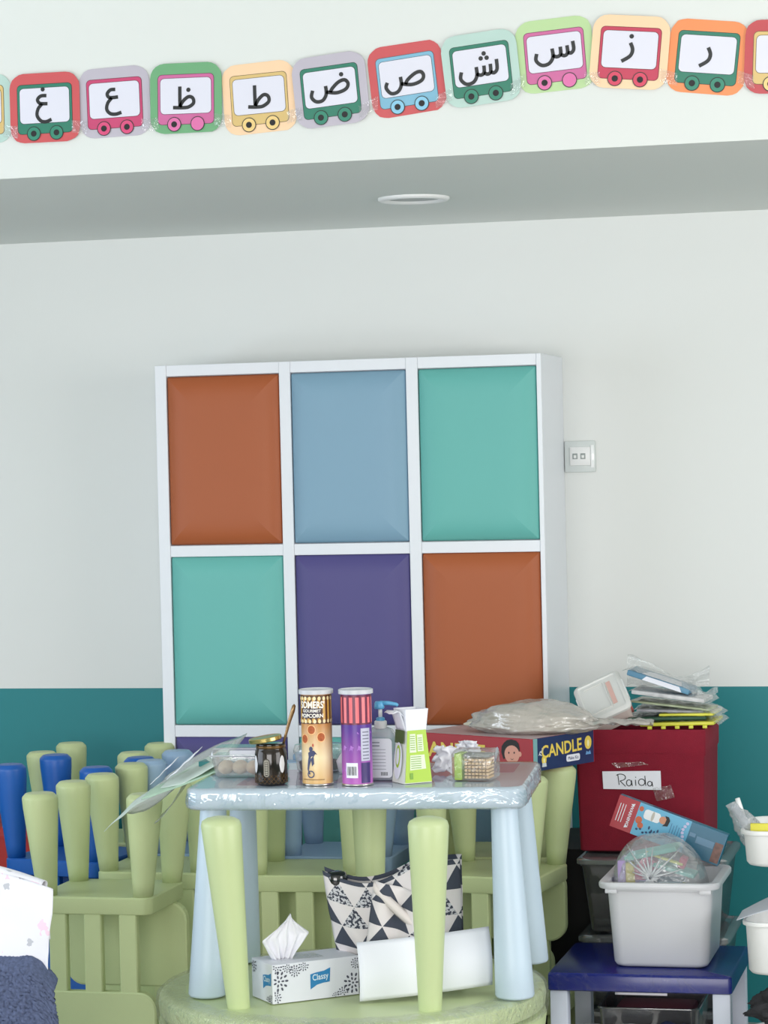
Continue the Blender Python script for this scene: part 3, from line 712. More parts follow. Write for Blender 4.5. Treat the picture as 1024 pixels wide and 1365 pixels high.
for k in range(3):
    bm = bmesh.new(); bmesh.ops.create_icosphere(bm, subdivisions=3, radius=1)
    for v in bm.verts:
        n_ = 1 + 0.09 * nz(v.co.x * 2.2 + k * 5, v.co.y * 2.2, v.co.z * 2.2); v.co = Vector((v.co.x * 0.0185 * n_, v.co.y * 0.028 * n_, v.co.z * 0.0165 * n_))
    o = done('cookie', bm, COOK, None, loc=(-1.834 + k * 0.034, 5.897 + k * 0.002, ZT + 0.0215), smooth=True)
    tag(o, 'pale round cookie in the clear box, %s' % ['at its left end', 'in its middle', 'nearest the dark jar'][k], 'cookie', 'cookies in the clear box')

# --- clear round tub behind the cans
tub = thing('clear_tub', 'clear round plastic tub standing behind the tan popcorn can', 'tub', (-1.640, 6.02, ZT))
bm = bmesh.new(); lathe(bm, [(0.050, 0), (0.053, 0.003), (0.058, 0.040), (0.062, 0.044), (0.062, 0.050), (0.058, 0.062), (0.030, 0.066)], 40); done('tub_body', bm, CLEAR, tub, smooth=True)
bm = bmesh.new(); lathe(bm, [(0.045, 0.003), (0.049, 0.022), (0.030, 0.028)], 30); done('filling', bm, mat('tub_dark', (74, 66, 72), 0.6), tub, smooth=True)
tub = thing('pouch', 'crumpled white plastic pouch with a dark mark standing between the two cans', 'bag', (-1.540, 5.975, ZT))
bm = bmesh.new(); lathe(bm, [(0.030, 0), (0.040, 0.004), (0.043, 0.030), (0.036, 0.050), (0.020, 0.062)], 28, sy=0.6)
for v in bm.verts: v.co += Vector((nz(v.co.x * 50, v.co.y * 50, v.co.z * 50), 0, nz(v.co.z * 60, v.co.x * 40))) * 0.006
done('pouch_body', bm, mat('pouch_white', (216, 208, 214), 0.3), tub, smooth=True)
poly('dark_mark', [(-0.010, -0.012), (0.002, -0.016), (0.010, -0.006), (0.006, 0.006), (0.012, 0.012), (0.004, 0.010), (-0.002, 0.018), (-0.004, 0.010), (-0.010, 0.010)], mat('mark_wine', (92, 52, 62), 0.4), tub, front(-0.002, -0.0295, 0.030), 0.001)

# --- hand soap bottle
so = thing('soap_bottle', 'clear hand soap pump bottle with a white label and light blue pump head', 'bottle', (-1.446, 5.850, ZT))
bm = bmesh.new(); slab(bm, 0.0385, 0.022, 0.016, [(0.004, 0), (0.0, 0.004), (0.0, 0.088), (0.003, 0.104), (0.012, 0.116), (0.020, 0.121)], 7)
done('bottle_body', bm, film('soap_plastic', (236, 240, 242), milky=0.42, gloss=0.10, bump=0.02, mrgb=(206, 214, 220)), so, smooth=True)
bm = bmesh.new(); lathe(bm, [(0.013, 0.118), (0.0145, 0.120), (0.0145, 0.134), (0.012, 0.136)], 24); done('collar', bm, WHITEP, so, angle=40)
PB = mat('pump_blue', (94, 172, 216), 0.3)
bm = bmesh.new(); lathe(bm, [(0.010, 0.135), (0.010, 0.142), (0.006, 0.144)], 20); done('pump_ring', bm, PB, so, angle=40)
bm = bmesh.new(); lathe(bm, [(0.0045, 0.142), (0.0045, 0.168)], 16); done('pump_stem', bm, WHITEP, so, smooth=True)
bm = bmesh.new(); lathe(bm, [(0.011, 0.163), (0.012, 0.166), (0.011, 0.176), (0.009, 0.180)], 20, c=(-0.002, 0)); tube(bm, [(0.0, 0, 0.176), (0.020, 0, 0.176), (0.038, 0, 0.173), (0.042, 0, 0.170)], [0.006, 0.0048, 0.0042, 0.0036], 10)
done('pump_head', bm, PB, so, smooth=True)
fs = front(0.0, -0.0222, 0.052)
poly('label', [(x, y) for x, y in rrect(0.029, 0.045, 0.009, 5, 0.002)], mat('label_paper', (228, 232, 238), 0.5), so, fs, 0.0008)
polys('label_print', [[(-0.020, 0.034 - k * 0.0075), (-0.020 + (0.036 if k not in (0, 1) else 0.022), 0.034 - k * 0.0075), (-0.020 + (0.036 if k not in (0, 1) else 0.022), 0.0352 - k * 0.0075 + (0.0018 if k < 2 else 0)), (-0.020, 0.0352 - k * 0.0075 + (0.0018 if k < 2 else 0))] for k in range(9)], mat('grey_text', (150, 156, 166), 0.5), so, fs, 0.0013)
polys('label_bars', [[(0.004 + k * 0.0024, -0.040), (0.0054 + k * 0.0024, -0.040), (0.0054 + k * 0.0024, -0.032), (0.004 + k * 0.0024, -0.032)] for k in range(7)], mat('bar_grey', (90, 94, 100), 0.5), so, fs, 0.0013)

# --- opened green and white carton
ca = thing('cracker_carton', 'lime green and white carton torn open at the top, flap standing up', 'carton', (-1.366, 5.812, ZT), (0, 0, rad(40)))
LIME = mat('lime_print', (172, 206, 62), 0.4)
bm = bmesh.new()
def cring(hx, hy, z, dx=0): return [(-hx + dx, -hy, z), (hx + dx, -hy, z), (hx + dx, hy, z), (-hx + dx, hy, z)]
rings(bm, [cring(0.035, 0.031, 0), cring(0.0275, 0.028, 0.060), cring(0.024, 0.026, 0.122)])
done('carton_body', bm, mat('carton_white', (232, 236, 226), 0.45), ca)
fc = frame((0, -0.0285, 0.060), (1, 0, 0), (0, 0.041, 1))
def fquad(a, b, c, d): return [a, b, c, d]
poly('lime_face', [(-0.034, -0.058), (0.034, -0.058), (0.0235, 0.060), (-0.0235, 0.060)], LIME, ca, fc, 0.0030)
polys('white_boxes', [[(-0.020, 0.010), (-0.003, 0.010), (-0.004, 0.052), (-0.018, 0.052)], [(0.000, 0.012), (0.016, 0.012), (0.014, 0.050), (0.0, 0.050)], [(-0.021, -0.030), (0.020, -0.028), (0.017, 0.004), (-0.019, 0.004)]], mat('box_print', (226, 236, 206), 0.5), ca, fc, 0.0036)
polys('print_lines', [[(-0.018, 0.016 + k * 0.005), (-0.006, 0.016 + k * 0.005), (-0.006, 0.0175 + k * 0.005), (-0.018, 0.0175 + k * 0.005)] for k in range(7)] + [[(0.002, 0.016 + k * 0.005), (0.012, 0.016 + k * 0.005), (0.012, 0.0175 + k * 0.005), (0.002, 0.0175 + k * 0.005)] for k in range(6)] + [[(-0.018, -0.026 + k * 0.005), (0.008, -0.026 + k * 0.005), (0.008, -0.0245 + k * 0.005), (-0.018, -0.0245 + k * 0.005)] for k in range(6)] + [[(-0.022, -0.050), (-0.014, -0.050), (-0.014, -0.036), (-0.022, -0.036)]], mat('green_print', (124, 168, 60), 0.5), ca, fc, 0.0042)
fl = frame((-0.0295, 0, 0.060), (0, -1, 0), (0.09, 0, 1))
poly('white_oval', ell(0, -0.010, 0.019, 0.042, 28), PAPER, ca, fl, 0.0045)
poly('green_ring', ell(0, 0.0, 0.011, 0.026, 24), LIME, ca, fl, 0.0051)
poly('white_core', ell(0, 0.0, 0.007, 0.019, 24), PAPER, ca, fl, 0.0057)
poly('dark_corner', [(-0.022, 0.030), (0.022, 0.030), (0.022, 0.060), (-0.022, 0.060)], mat('carton_dark', (74, 92, 40), 0.5), ca, fl, 0.0040)
bm = bmesh.new()
rings(bm, [cring(0.0250, 0.0270, 0.118), cring(0.0290, 0.0300, 0.168, 0.001)], cap=False); rings(bm, [cring(0.0237, 0.0257, 0.118), cring(0.0275, 0.0285, 0.167, 0.001)], cap=False)
done('torn_top', bm, PAPER, ca)
sheet('flap', 6, 6, lambda u, v: (-0.026 - 0.030 * v + 0.004 * nz(u * 3, v * 3), -0.022 + 0.044 * u, 0.150 + 0.030 * math.sin(PI * v * 0.55) - 0.020 * v + 0.006 * nz(u * 4, v * 4, 3)), PAPER, ca, 0.001)
sheet('flap', 6, 6, lambda u, v: (-0.024 - 0.014 * v, -0.024 + 0.046 * u, 0.118 + 0.046 * v + 0.004 * nz(u * 4, v * 4)), PAPER, ca, 0.001)

# --- clear packet of crackers, tissue behind
pk = thing('cracker_packet', 'clear packet of stacked crackers with a lime green edge, right of the carton', 'packet', (-1.227, 5.860, ZT), (0, 0, rad(-4)))
bm = bmesh.new(); slab(bm, 0.050, 0.032, 0.010, [(0.006, 0), (0, 0.006), (0, 0.060), (0.006, 0.070), (0.018, 0.072)], 4)
for v in bm.verts: v.co += Vector((nz(v.co.x * 40, v.co.z * 40), nz(v.co.x * 30, v.co.y * 60, 4), nz(v.co.x * 30, v.co.y * 40, 9))) * 0.003
done('wrapper', bm, film('packet_film', milky=0.05, gloss=0.14, rough=0.05, bump=0.5, bscale=40), pk, smooth=True)
bm = bmesh.new()
for r_ in range(6):
    for c_ in range(7):
        box(bm, (-0.016 + c_ * 0.0085 + 0.001 * nz(r_, c_), -0.004, 0.008 + r_ * 0.0078), (0.0068, 0.046, 0.0056), 0.001, 1)
o = done('crackers', bm, mat('cracker', (222, 188, 140), 0.8, bump=0.4, bscale=300, var=0.12, vscale=200), pk); o['kind'] = 'stuff'
bx('green_edge', (-0.034, -0.004, 0.032), (0.018, 0.050, 0.060), LIME, pk, 0.002)
bx('grey_top_label', (0.010, -0.004, 0.0575), (0.062, 0.046, 0.007), mat('grey_label', (112, 116, 110), 0.4), pk, 0.001)
bx('print_end', (-0.047, 0.0, 0.030), (0.007, 0.044, 0.046), mat('packet_print', (196, 140, 110), 0.5, var=0.4, vscale=70), pk, 0.002)
def crumple(name, loc, hx, hz, m, parent=None, seed=0, th=0.0007, k=3.0, amp=0.02, n=18, hy=None):
    return sheet(name, n, n, lambda u, v: (loc[0] + (u - 0.5) * 2 * hx * (1 - 0.35 * abs(v - 0.3)) + amp * 0.6 * nz(u * k, v * k, seed), loc[1] + amp * nz(u * k + 7, v * k, seed + 3) + (hy or 0) * (v - 0.5), loc[2] + v * hz + amp * 0.4 * nz(u * k, v * k + 5, seed + 8)), m, parent, th)
ti = crumple('crumpled_tissue', (-1.318, 5.965, ZT + 0.004), 0.034, 0.060, mat('tissue', (240, 240, 246), 0.9), None, 2, k=5, amp=0.02)
tag(ti, 'crumpled white tissue lying between the lime carton and the cracker packet', 'tissue')
ti = crumple('crumpled_tissue', (-1.285, 6.05, ZT + 0.055), 0.030, 0.032, MC['tissue'], None, 12, k=5, amp=0.02)
ti.location = (0, 0, -0.02)
tag(ti, 'small white crumpled tissue behind the cracker packet, against the game box', 'tissue')

# ------------------------------------------------------------------ items under the table, on the upside-down table
ZB = 0.482
tx = thing('tissue_box', 'white tissue box with grey flower print and a blue logo, tissue pulled up', 'tissue box', (-1.6105, 5.745, ZB), (0, 0, rad(40)))
TW, TD, TH = 0.215, 0.115, 0.088
bm = bmesh.new(); box(bm, (0, 0, TH / 2), (TW, TD, TH), 0.0008, 1); done('carton', bm, mat('box_card', (228, 230, 240), 0.5), tx)
ft = front(0, -TD / 2, TH / 2); fle = frame((-TW / 2, 0, TH / 2), (0, -1, 0), (0, 0, 1))
LOGO = mat('logo_blue', (40, 128, 186), 0.4); FLW = mat('flower_grey', (76, 78, 96), 0.5); LGREY = mat('logo_white', (214, 232, 244), 0.5)
def flag(fr, cx, cy, s=1.0, parent=tx):
    poly('logo_flag', [(cx - 0.026 * s, cy + 0.010 * s), (cx - 0.012 * s, cy + 0.013 * s), (cx + 0.008 * s, cy + 0.015 * s), (cx + 0.024 * s, cy + 0.021 * s), (cx + 0.022 * s, cy - 0.011 * s), (cx + 0.006 * s, cy - 0.012 * s), (cx - 0.010 * s, cy - 0.015 * s), (cx - 0.026 * s, cy - 0.024 * s)], LOGO, parent, fr, 0.0008)
    text('logo_lettering', 'Classy', 0.0195 * s, LGREY, parent, fr, cx - 0.001, cy + 0.001, 0.0013, rot=rad(4), bold=0.0003, sx=0.8)
flag(ft, 0.012, 0.004); flag(fle, 0.030, 0.006, 0.9)
def flower(cx, cy, r, W_=None, H_=None, n=11):
    out = []
    for ring_, rr_, pr_ in ((n, r * 0.88, r * 0.16), (7, r * 0.45, r * 0.14)):
        for k in range(ring_):
            a = 2 * PI * k / ring_
            c_ = (cx + rr_ * math.cos(a), cy + rr_ * math.sin(a))
            if abs(c_[0]) < W_ - pr_ and abs(c_[1]) < H_ - pr_:
                out.append([(c_[0] + pr_ * 1.25 * math.cos(b) * math.cos(a) - pr_ * 0.72 * math.sin(b) * math.sin(a), c_[1] + pr_ * 1.25 * math.cos(b) * math.sin(a) + pr_ * 0.72 * math.sin(b) * math.cos(a)) for b in (2 * PI * q / 8 for q in range(8))])
    if abs(cx) < W_ - r * 0.1 and abs(cy) < H_ - r * 0.1: out.append(ell(cx, cy, r * 0.12, n=8))
    return out
F_ = []
for (cx, cy, r) in ((-0.092, 0.006, 0.022), (-0.070, 0.036, 0.012), (-0.052, 0.026, 0.013), (-0.030, 0.036, 0.012), (-0.100, -0.030, 0.013), (0.092, -0.016, 0.022), (0.066, -0.036, 0.013), (0.100, 0.028, 0.012), (0.048, -0.042, 0.009), (-0.098, 0.038, 0.014)):
    F_ += flower(cx, cy, r, TW / 2 - 0.001, TH / 2 - 0.001)
polys('flower_print', F_, FLW, tx, ft, 0.0009)
F_ = []
for (cx, cy, r) in ((0.050, -0.036, 0.012), (0.034, -0.040, 0.010), (-0.045, 0.030, 0.016)): F_ += flower(cx, cy, r, TD / 2 - 0.001, TH / 2 - 0.001)
polys('flower_print', F_, FLW, tx, fle, 0.0009)
def tfn(u, v):
    # pulled-up tissue: narrow at the slot, wide at mid height, pointed top
    if v < 0.5: lo, hi = -0.024 - 0.030 * v / 0.5, 0.010 + 0.030 * v / 0.5
    else: q = (v - 0.5) / 0.5; lo, hi = -0.054 + 0.046 * q, 0.040 - 0.042 * q
    x = (lo + (hi - lo) * u) * 1.28 - 0.048 + 0.02 * v
    saw = abs(((u * 4.5 + 0.6 * v) % 1) - 0.5)
    y = 0.030 * (saw - 0.25) * (1 - 0.5 * v) + 0.008 * nz(u * 3, v * 3, 4)
    z = TH + (0.100 * v if v < 0.5 else 0.050 + 0.052 * (v - 0.5) / 0.5 * (0.75 + 0.25 * (1 - abs(u - 0.5) * 2))) + 0.016 * (u - 0.5) * (0.5 - abs(v - 0.5))
    return (x, y, z)
sheet('tissue', 40, 24, tfn, MC['tissue'], tx, 0.0006)
sheet('slot_film', 10, 8, lambda u, v: (-0.020 + (u - 0.5) * 0.11, -0.03 + 0.06 * v, TH + 0.001 + 0.004 * abs(nz(u * 8, v * 8))), WRAP, tx, 0)

# --- triangle-print fabric bag
def triangle_print():
    m = bpy.data.materials.new('triangle_print_fabric'); m.use_nodes = True; nt = m.node_tree; p = nt.nodes['Principled BSDF']
    p.inputs['Roughness'].default_value = 0.85; N = nt.nodes.new; L = nt.links.new
    uv = N('ShaderNodeUVMap'); uv.uv_map = 'print'; sx = N('ShaderNodeSeparateXYZ'); L(uv.outputs[0], sx.inputs[0])
    def mth(op, a, b=None):
        n = N('ShaderNodeMath'); n.operation = op
        for i, v in enumerate((a, b)):
            if v is None: continue
            if hasattr(v, 'links'): L(v, n.inputs[i])
            else: n.inputs[i].default_value = v
        return n.outputs[0]
    U = mth('MULTIPLY', sx.outputs['X'], 4.6); V = mth('MULTIPLY', sx.outputs['Y'], 5.2)
    row = mth('FLOOR', V); fv = mth('FRACT', V)
    U2 = mth('ADD', U, mth('MULTIPLY', row, 0.5)); fu = mth('FRACT', U2); col = mth('FLOOR', U2)
    d = mth('ABSOLUTE', mth('SUBTRACT', fu, 0.5))
    inside = mth('LESS_THAN', d, mth('MULTIPLY', mth('SUBTRACT', 0.97, fv), 0.5))
    cx = N('ShaderNodeCombineXYZ'); L(col, cx.inputs[0]); L(row, cx.inputs[1]); wn = N('ShaderNodeTexWhiteNoise'); L(cx.outputs[0], wn.inputs['Vector'])
    ink = mth('LESS_THAN', wn.outputs['Value'], 0.68)
    no = N('ShaderNodeTexNoise'); no.inputs['Scale'].default_value = 45; L(uv.outputs[0], no.inputs['Vector'])
    scr = mth('GREATER_THAN', no.outputs['Fac'], 0.5)
    m1 = N('ShaderNodeMix'); m1.data_type = 'RGBA'; m1.inputs['A'].default_value = lin((60, 64, 78)); m1.inputs['B'].default_value = lin((204, 204, 208)); L(scr, m1.inputs['Factor'])
    m2 = N('ShaderNodeMix'); m2.data_type = 'RGBA'; L(m1.outputs['Result'], m2.inputs['A']); m2.inputs['B'].default_value = lin((66, 72, 86)); L(ink, m2.inputs['Factor'])
    m3 = N('ShaderNodeMix'); m3.data_type = 'RGBA'; m3.inputs['A'].default_value = lin((226, 220, 220)); L(m2.outputs['Result'], m3.inputs['B']); L(inside, m3.inputs['Factor'])
    L(m3.outputs['Result'], p.inputs['Base Color'])
    return m
TRI = triangle_print()
bg = thing('fabric_bag', 'triangle-patterned grey and white fabric bag slumped under the light blue table', 'bag', (-1.415, 5.84, ZB), (0, 0, rad(3)))
def bagf(u, v, s=-1):
    # front sheet of a slumped tote, folds running down to the right
    x = -0.172 + 0.322 * u + 0.040 * (1 - v) * (1 - u)
    top = 0.268 - 0.035 * math.sin(PI * min(1, u * 1.5)) + 0.030 * u
    z = 0.004 + v * top
    bulge = 0.045 * math.sin(PI * u) ** 0.6 * math.sin(PI * min(1, 0.12 + 0.75 * (1 - v)))
    fold = 0.012 * math.sin((u * 1.2 + (v - 0.6) * 0.9) * 9) * math.exp(-((u - 0.5) ** 2) * 6)
    return (x, s * (bulge + fold * 0.9 + 0.004) + 0.010 * nz(u * 5, v * 5, s * 3), z)
sheet('front_panel', 44, 36, lambda u, v: bagf(u, v, -1), TRI, bg, 0.0015, uv=True)
sheet('back_panel', 30, 24, lambda u, v: (lambda p_: (p_[0], p_[1] + 0.012, p_[2] + 0.006 * v))(bagf(u, v, 1)), TRI, bg, 0.0015, uv=True)
sheet('folded_hem', 20, 6, lambda u, v: (-0.040 + 0.150 * u, -0.062 - 0.012 * math.sin(v * PI), 0.245 - 0.135 * u ** 0.9 + 0.030 * (v - 0.5)), mat('hem_cream', (222, 214, 210), 0.9), bg, 0.002)
sheet('draped_fold', 22, 16, lambda u, v: (-0.060 + 0.105 * u + 0.02 * v, -0.070 - 0.010 * math.sin(u * 8) + 0.01 * v, 0.115 + 0.145 * v - 0.03 * u), TRI, bg, 0.0015, uv=True, us=0.36, vs=0.55)
hb = thing('black_bottle', 'black rounded bottle cap poking out of the patterned bag at its left', 'bottle', (-1.548, 5.845, ZB + 0.10))
bm = bmesh.new(); lathe(bm, [(0.012, 0.06), (0.016, 0.064), (0.016, 0.13), (0.014, 0.135)], 24); done('bottle_body', bm, DARK, hb, angle=50)
bm = bmesh.new(); lathe(bm, [(0.024, 0.134), (0.026, 0.138), (0.026, 0.158), (0.022, 0.166), (0.012, 0.169)], 28); done('cap', bm, mat('black_gloss', (14, 14, 16), 0.15, coat=1), hb, rot=(0, rad(-4), 0), angle=50)
sheetm = sheet('slot_film', 14, 10, lambda u, v: (-0.145 + 0.065 * u, -0.050 - 0.02 * math.sin(PI * u) + 0.006 * nz(u * 6, v * 6), 0.002 + 0.085 * v + 0.006 * nz(u * 9, v * 9, 2)), WRAP, bg, 0)
sheetm.name = 'clear_film'

# --- rolled white paper
def paperf(u, v):
    x = u * 0.305
    bow = 0.016 * math.sin(PI * v) + 0.012 * math.sin(PI * u)
    return (x, -bow + 0.025 * v, 0.003 + 0.128 * v + 0.020 * u)
pp = sheet('paper_sheet', 24, 14, paperf, PAPER, None, 0.001); pp.location = (-1.466, 5.675, ZB); pp.rotation_euler = (0, 0, rad(24))
tag(pp, 'large curled white paper sheet leaning on the patterned bag under the table', 'paper')

# ------------------------------------------------------------------ game box on the upturned chairs
gx = thing('game_box', 'large game box, red front and navy side, lying on the chair legs', 'game box', (-1.378, 6.965, 0.8715), (0, 0, rad(-27)))
GW, GD, GH = 0.40, 0.275, 0.086
RB = mat('box_red', (178, 44, 56), 0.35); NB = mat('box_navy', (38, 52, 96), 0.35); YL = mat('box_yellow', (240, 212, 92), 0.4)
bm = bmesh.new(); box(bm, (0, 0, GH / 2), (GW, GD, GH), 0.001, 1); done('carton', bm, RB, gx)
sd = frame((GW / 2, 0, GH / 2), (0, 1, 0), (0, 0, 1)); fd = front(0, -GD / 2, GH / 2)
poly('navy_side', [(-GD / 2 + 0.022, -GH / 2), (GD / 2 - 0.004, -GH / 2), (GD / 2 - 0.004, GH / 2), (-GD / 2 + 0.022, GH / 2)], NB, gx, sd, 0.0008)
poly('teal_edge', [(-GD / 2 + 0.004, -GH / 2), (-GD / 2 + 0.022, -GH / 2), (-GD / 2 + 0.022, GH / 2), (-GD / 2 + 0.004, GH / 2)], mat('box_teal', (126, 176, 178), 0.4), gx, sd, 0.0008)
text('edge_lettering', 'CANDLE', 0.010, NB, gx, sd, -GD / 2 + 0.013, 0.0, 0.0014, rot=rad(90)) if False else None
text('title_lettering', 'CANDLE', 0.046, YL, gx, sd, -0.010, 0.008, 0.0016, rot=rad(2), bold=0.0010, sx=1.0)
text('small_lettering', 'The', 0.016, PAPER, gx, sd, -0.100, 0.006, 0.0016, rot=rad(60), bold=0.0004)
poly('label_pill', [(x, y) for x, y in rrect(0.030, 0.009, 0.006, 4, 0.040, -0.022)], PAPER, gx, sd, 0.0014)
text('pill_lettering', 'Make Kit', 0.013, NB, gx, sd, 0.040, -0.022, 0.0020)
for cx_, cy_, r_ in ((0.108, 0.012, 0.018), (-0.088, -0.016, 0.012)):
    poly('candle_picture', ell(cx_, cy_, r_ * 0.85, r_, 20), YL, gx, sd, 0.0014)
    poly('candle_flame', ell(cx_, cy_ - 0.1 * r_, r_ * 0.25, r_ * 0.5, 12), mat('flame_print', (250, 244, 190), 0.4), gx, sd, 0.0018)
poly('candle_cup', [(-0.098, -0.034), (-0.078, -0.034), (-0.080, -0.024), (-0.096, -0.024)], mat('cup_print', (210, 216, 220), 0.4), gx, sd, 0.0019)
poly('blue_print', [(0.096, -0.020), (0.120, -0.020), (0.116, -0.010), (0.108, -0.014), (0.100, -0.010)], mat('print_blue', (110, 160, 210), 0.4), gx, sd, 0.0016)
text('title_lettering', 'CANDLE', 0.055, YL, gx, fd, -0.075, 0.000, 0.0012, bold=0.0014, sx=1.12)
text('small_lettering', 'The', 0.020, PAPER, gx, fd, -0.182, 0.012, 0.0012, bold=0.0005, rot=rad(-8))
SK = mat('print_skin', (236, 168, 150), 0.5); HR = mat('print_hair', (30, 24, 26), 0.5)
poly('hair_picture', [(0.098, 0.004), (0.100, 0.020), (0.108, 0.030), (0.118, 0.037), (0.132, 0.040), (0.148, 0.037), (0.156, 0.030), (0.160, 0.016), (0.158, 0.006), (0.130, -0.004), (0.105, -0.014)], HR, gx, fd, 0.0010)
poly('face_picture', ell(0.134, 0.000, 0.025, 0.024, 20), SK, gx, fd, 0.0014)
poly('ear_picture', ell(0.160, 0.002, 0.006, 0.007, 10), SK, gx, fd, 0.0012)
polys('eye_picture', [ell(0.124, 0.004, 0.0022, 0.003, 8), ell(0.142, 0.005, 0.0022, 0.003, 8), [(0.128, -0.010), (0.134, -0.013), (0.141, -0.010), (0.134, -0.015)]], HR, gx, fd, 0.0018)
poly('shirt_picture', [(0.112, -0.043), (0.158, -0.043), (0.152, -0.028), (0.138, -0.020), (0.124, -0.024)], YL, gx, fd, 0.0012)
poly('flask_picture', [(0.072, -0.030), (0.078, -0.032), (0.090, 0.012), (0.086, 0.018), (0.080, 0.014)], mat('flask_print', (186, 190, 206), 0.3), gx, fd, 0.0014)
poly('top_sheet', [(-GW / 2 + 0.002, -GD / 2 + 0.002), (GW / 2 - 0.002, -GD / 2 + 0.002), (GW / 2 - 0.002, GD / 2 - 0.002), (-GW / 2 + 0.002, GD / 2 - 0.002)], mat('box_top_print', (190, 168, 170), 0.4, var=0.15, vscale=14), gx, frame((0, 0, GH), (1, 0, 0), (0, 1, 0)), 0.0008)

# --- pale plastic bag on the game box
def pillow(name, c, hx, hy, hz, m, parent=None, seed=0, rot=(0, 0, 0), pinch=0.35, amp=0.14, sub=5, k=1.6, tag_=None):
    bm = bmesh.new(); bmesh.ops.create_icosphere(bm, subdivisions=sub, radius=1)
    for v in bm.verts:
        p_ = v.co.copy(); e = abs(p_.x)
        s = 1 - pinch * e ** 3
        n_ = 1 + amp * (nz(p_.x * k + seed, p_.y * k, p_.z * k) + 0.6 * abs(nz(p_.x * k * 2.7, p_.y * k * 2.7 + seed, p_.z * k * 2.7)))
        z = p_.z
        if z < 0: z *= 0.55
        v.co = Vector((p_.x * hx * n_, p_.y * hy * s * n_, z * hz * s * n_))
    return done(name, bm, m, parent, loc=c, rot=rot, smooth=True)
pb = thing('plastic_bag', 'cloudy plastic bag of cream-coloured material lying flat on the game box', 'bag', (-1.296, 6.93, 0.958), (0, 0, rad(-6)))
pillow('bag_film', (0, 0, 0.024), 0.190, 0.095, 0.060, film('cloudy_film', (245, 243, 240), milky=0.55, gloss=0.08, rough=0.14, bump=0.5, bscale=14, mrgb=(222, 216, 208)), pb, 3, amp=0.18, k=1.7, pinch=0.45)
pillow('bag_filling', (-0.01, 0, 0.020), 0.150, 0.075, 0.046, mat('cream_filling', (214, 206, 186), 0.8, bump=0.4, bscale=40), pb, 5, amp=0.2)
def tailf(u, v):
    return (0.140 + 0.190 * u, -0.045 + 0.10 * v * (1 - 0.4 * u) + 0.03 * u, 0.030 - 0.004 * u + 0.010 * nz(u * 7, v * 7) + 0.016 * math.sin(v * 9) * 0.4)
sheet('bag_tail', 24, 14, tailf, MC['cloudy_film'], pb, 0)

# ------------------------------------------------------------------ red fabric bin on stacked clear boxes
WINE = mat('wine_fabric', (132, 12, 40), 0.85, bump=0.3, bscale=500, var=0.06, vscale=30)
rb = thing('storage_bin', 'wine red fabric storage bin with a handwritten name label', 'storage bin', (-1.030, 7.265, 0.612))
bm = bmesh.new()
def bring(hx, hy, z, dy=0): return [(x, y + dy, z) for x, y in rrect(hx, hy, 0.010, 3)]
prof = [(0.164, 0.158, 0), (0.170, 0.164, 0.004), (0.176, 0.165, 0.26), (0.1795, 0.167, 0.266), (0.181, 0.168, 0.332), (0.178, 0.165, 0.335), (0.174, 0.161, 0.332), (0.168, 0.158, 0.02), (0.150, 0.140, 0.012)]
rings(bm, [bring(a, b, z) for a, b, z in prof]); done('bin_body', bm, WINE, rb, angle=50)
bx('fold_band', (0, -0.1668, 0.300), (0.350, 0.003, 0.060), WINE, rb, 0.001)
fb = front(-0.020, -0.1672, 0.195)
poly('name_label', [(-0.081, -0.022), (0.078, -0.024), (0.077, 0.028), (-0.083, 0.026)], PAPER, rb, fb, 0.0020, 0.001)
# handwriting "Raida" as pen strokes
def strokes(name, lst, r, m, parent, fr, off=0.0028):
    bm = bmesh.new()
    for st in lst:
        for (x0, y0), (x1, y1) in zip(st, st[1:]):
            d = Vector((x1 - x0, y1 - y0)); L_ = d.length
            if L_ < 1e-6: continue
            d /= L_; n_ = Vector((-d.y, d.x)) * r
            e0 = Vector((x0, y0)) - d * r * 0.6; e1 = Vector((x1, y1)) + d * r * 0.6
            bm.faces.new([bm.verts.new((*q, off)) for q in (e0 + n_, e0 - n_, e1 - n_, e1 + n_)])
    o = done(name, bm, m, parent); o.matrix_local = fr; return o
def arc(cx, cy, rx, ry, a0, a1, n=10): return [(cx + rx * math.cos(rad(a0 + (a1 - a0) * i / n)), cy + ry * math.sin(rad(a0 + (a1 - a0) * i / n))) for i in range(n + 1)]
hw = [[(-0.040, 0.016), (-0.037, -0.010)], arc(-0.033, 0.010, 0.014, 0.009, 140, -80) + [(-0.034, 0.0), (-0.020, -0.014)],
      arc(-0.010, -0.005, 0.007, 0.0085, 60, 400), [(-0.003, 0.002), (-0.001, -0.013)], [(0.008, 0.003), (0.009, -0.012)], [(0.0085, 0.011), (0.009, 0.010)],
      arc(0.025, -0.003, 0.009, 0.009, 50, 410), [(0.034, 0.014), (0.036, -0.012)], arc(0.047, -0.007, 0.006, 0.0065, 60, 400), [(0.053, -0.002), (0.055, -0.014)]]
strokes('handwriting', hw, 0.0011, BLACK, rb, fb)
for q in ((0.065, -0.055, 0.05, 0.045), (-0.045, 0.035, 0.09, 0.018)):
    poly('tape_patch', [(q[0], q[1]), (q[0] + q[2], q[1] + 0.010), (q[0] + q[2] * 0.8, q[1] + q[3]), (q[0] - 0.012, q[1] + q[3] * 0.8)], TAPE, rb, fb, 0.0024, 0)

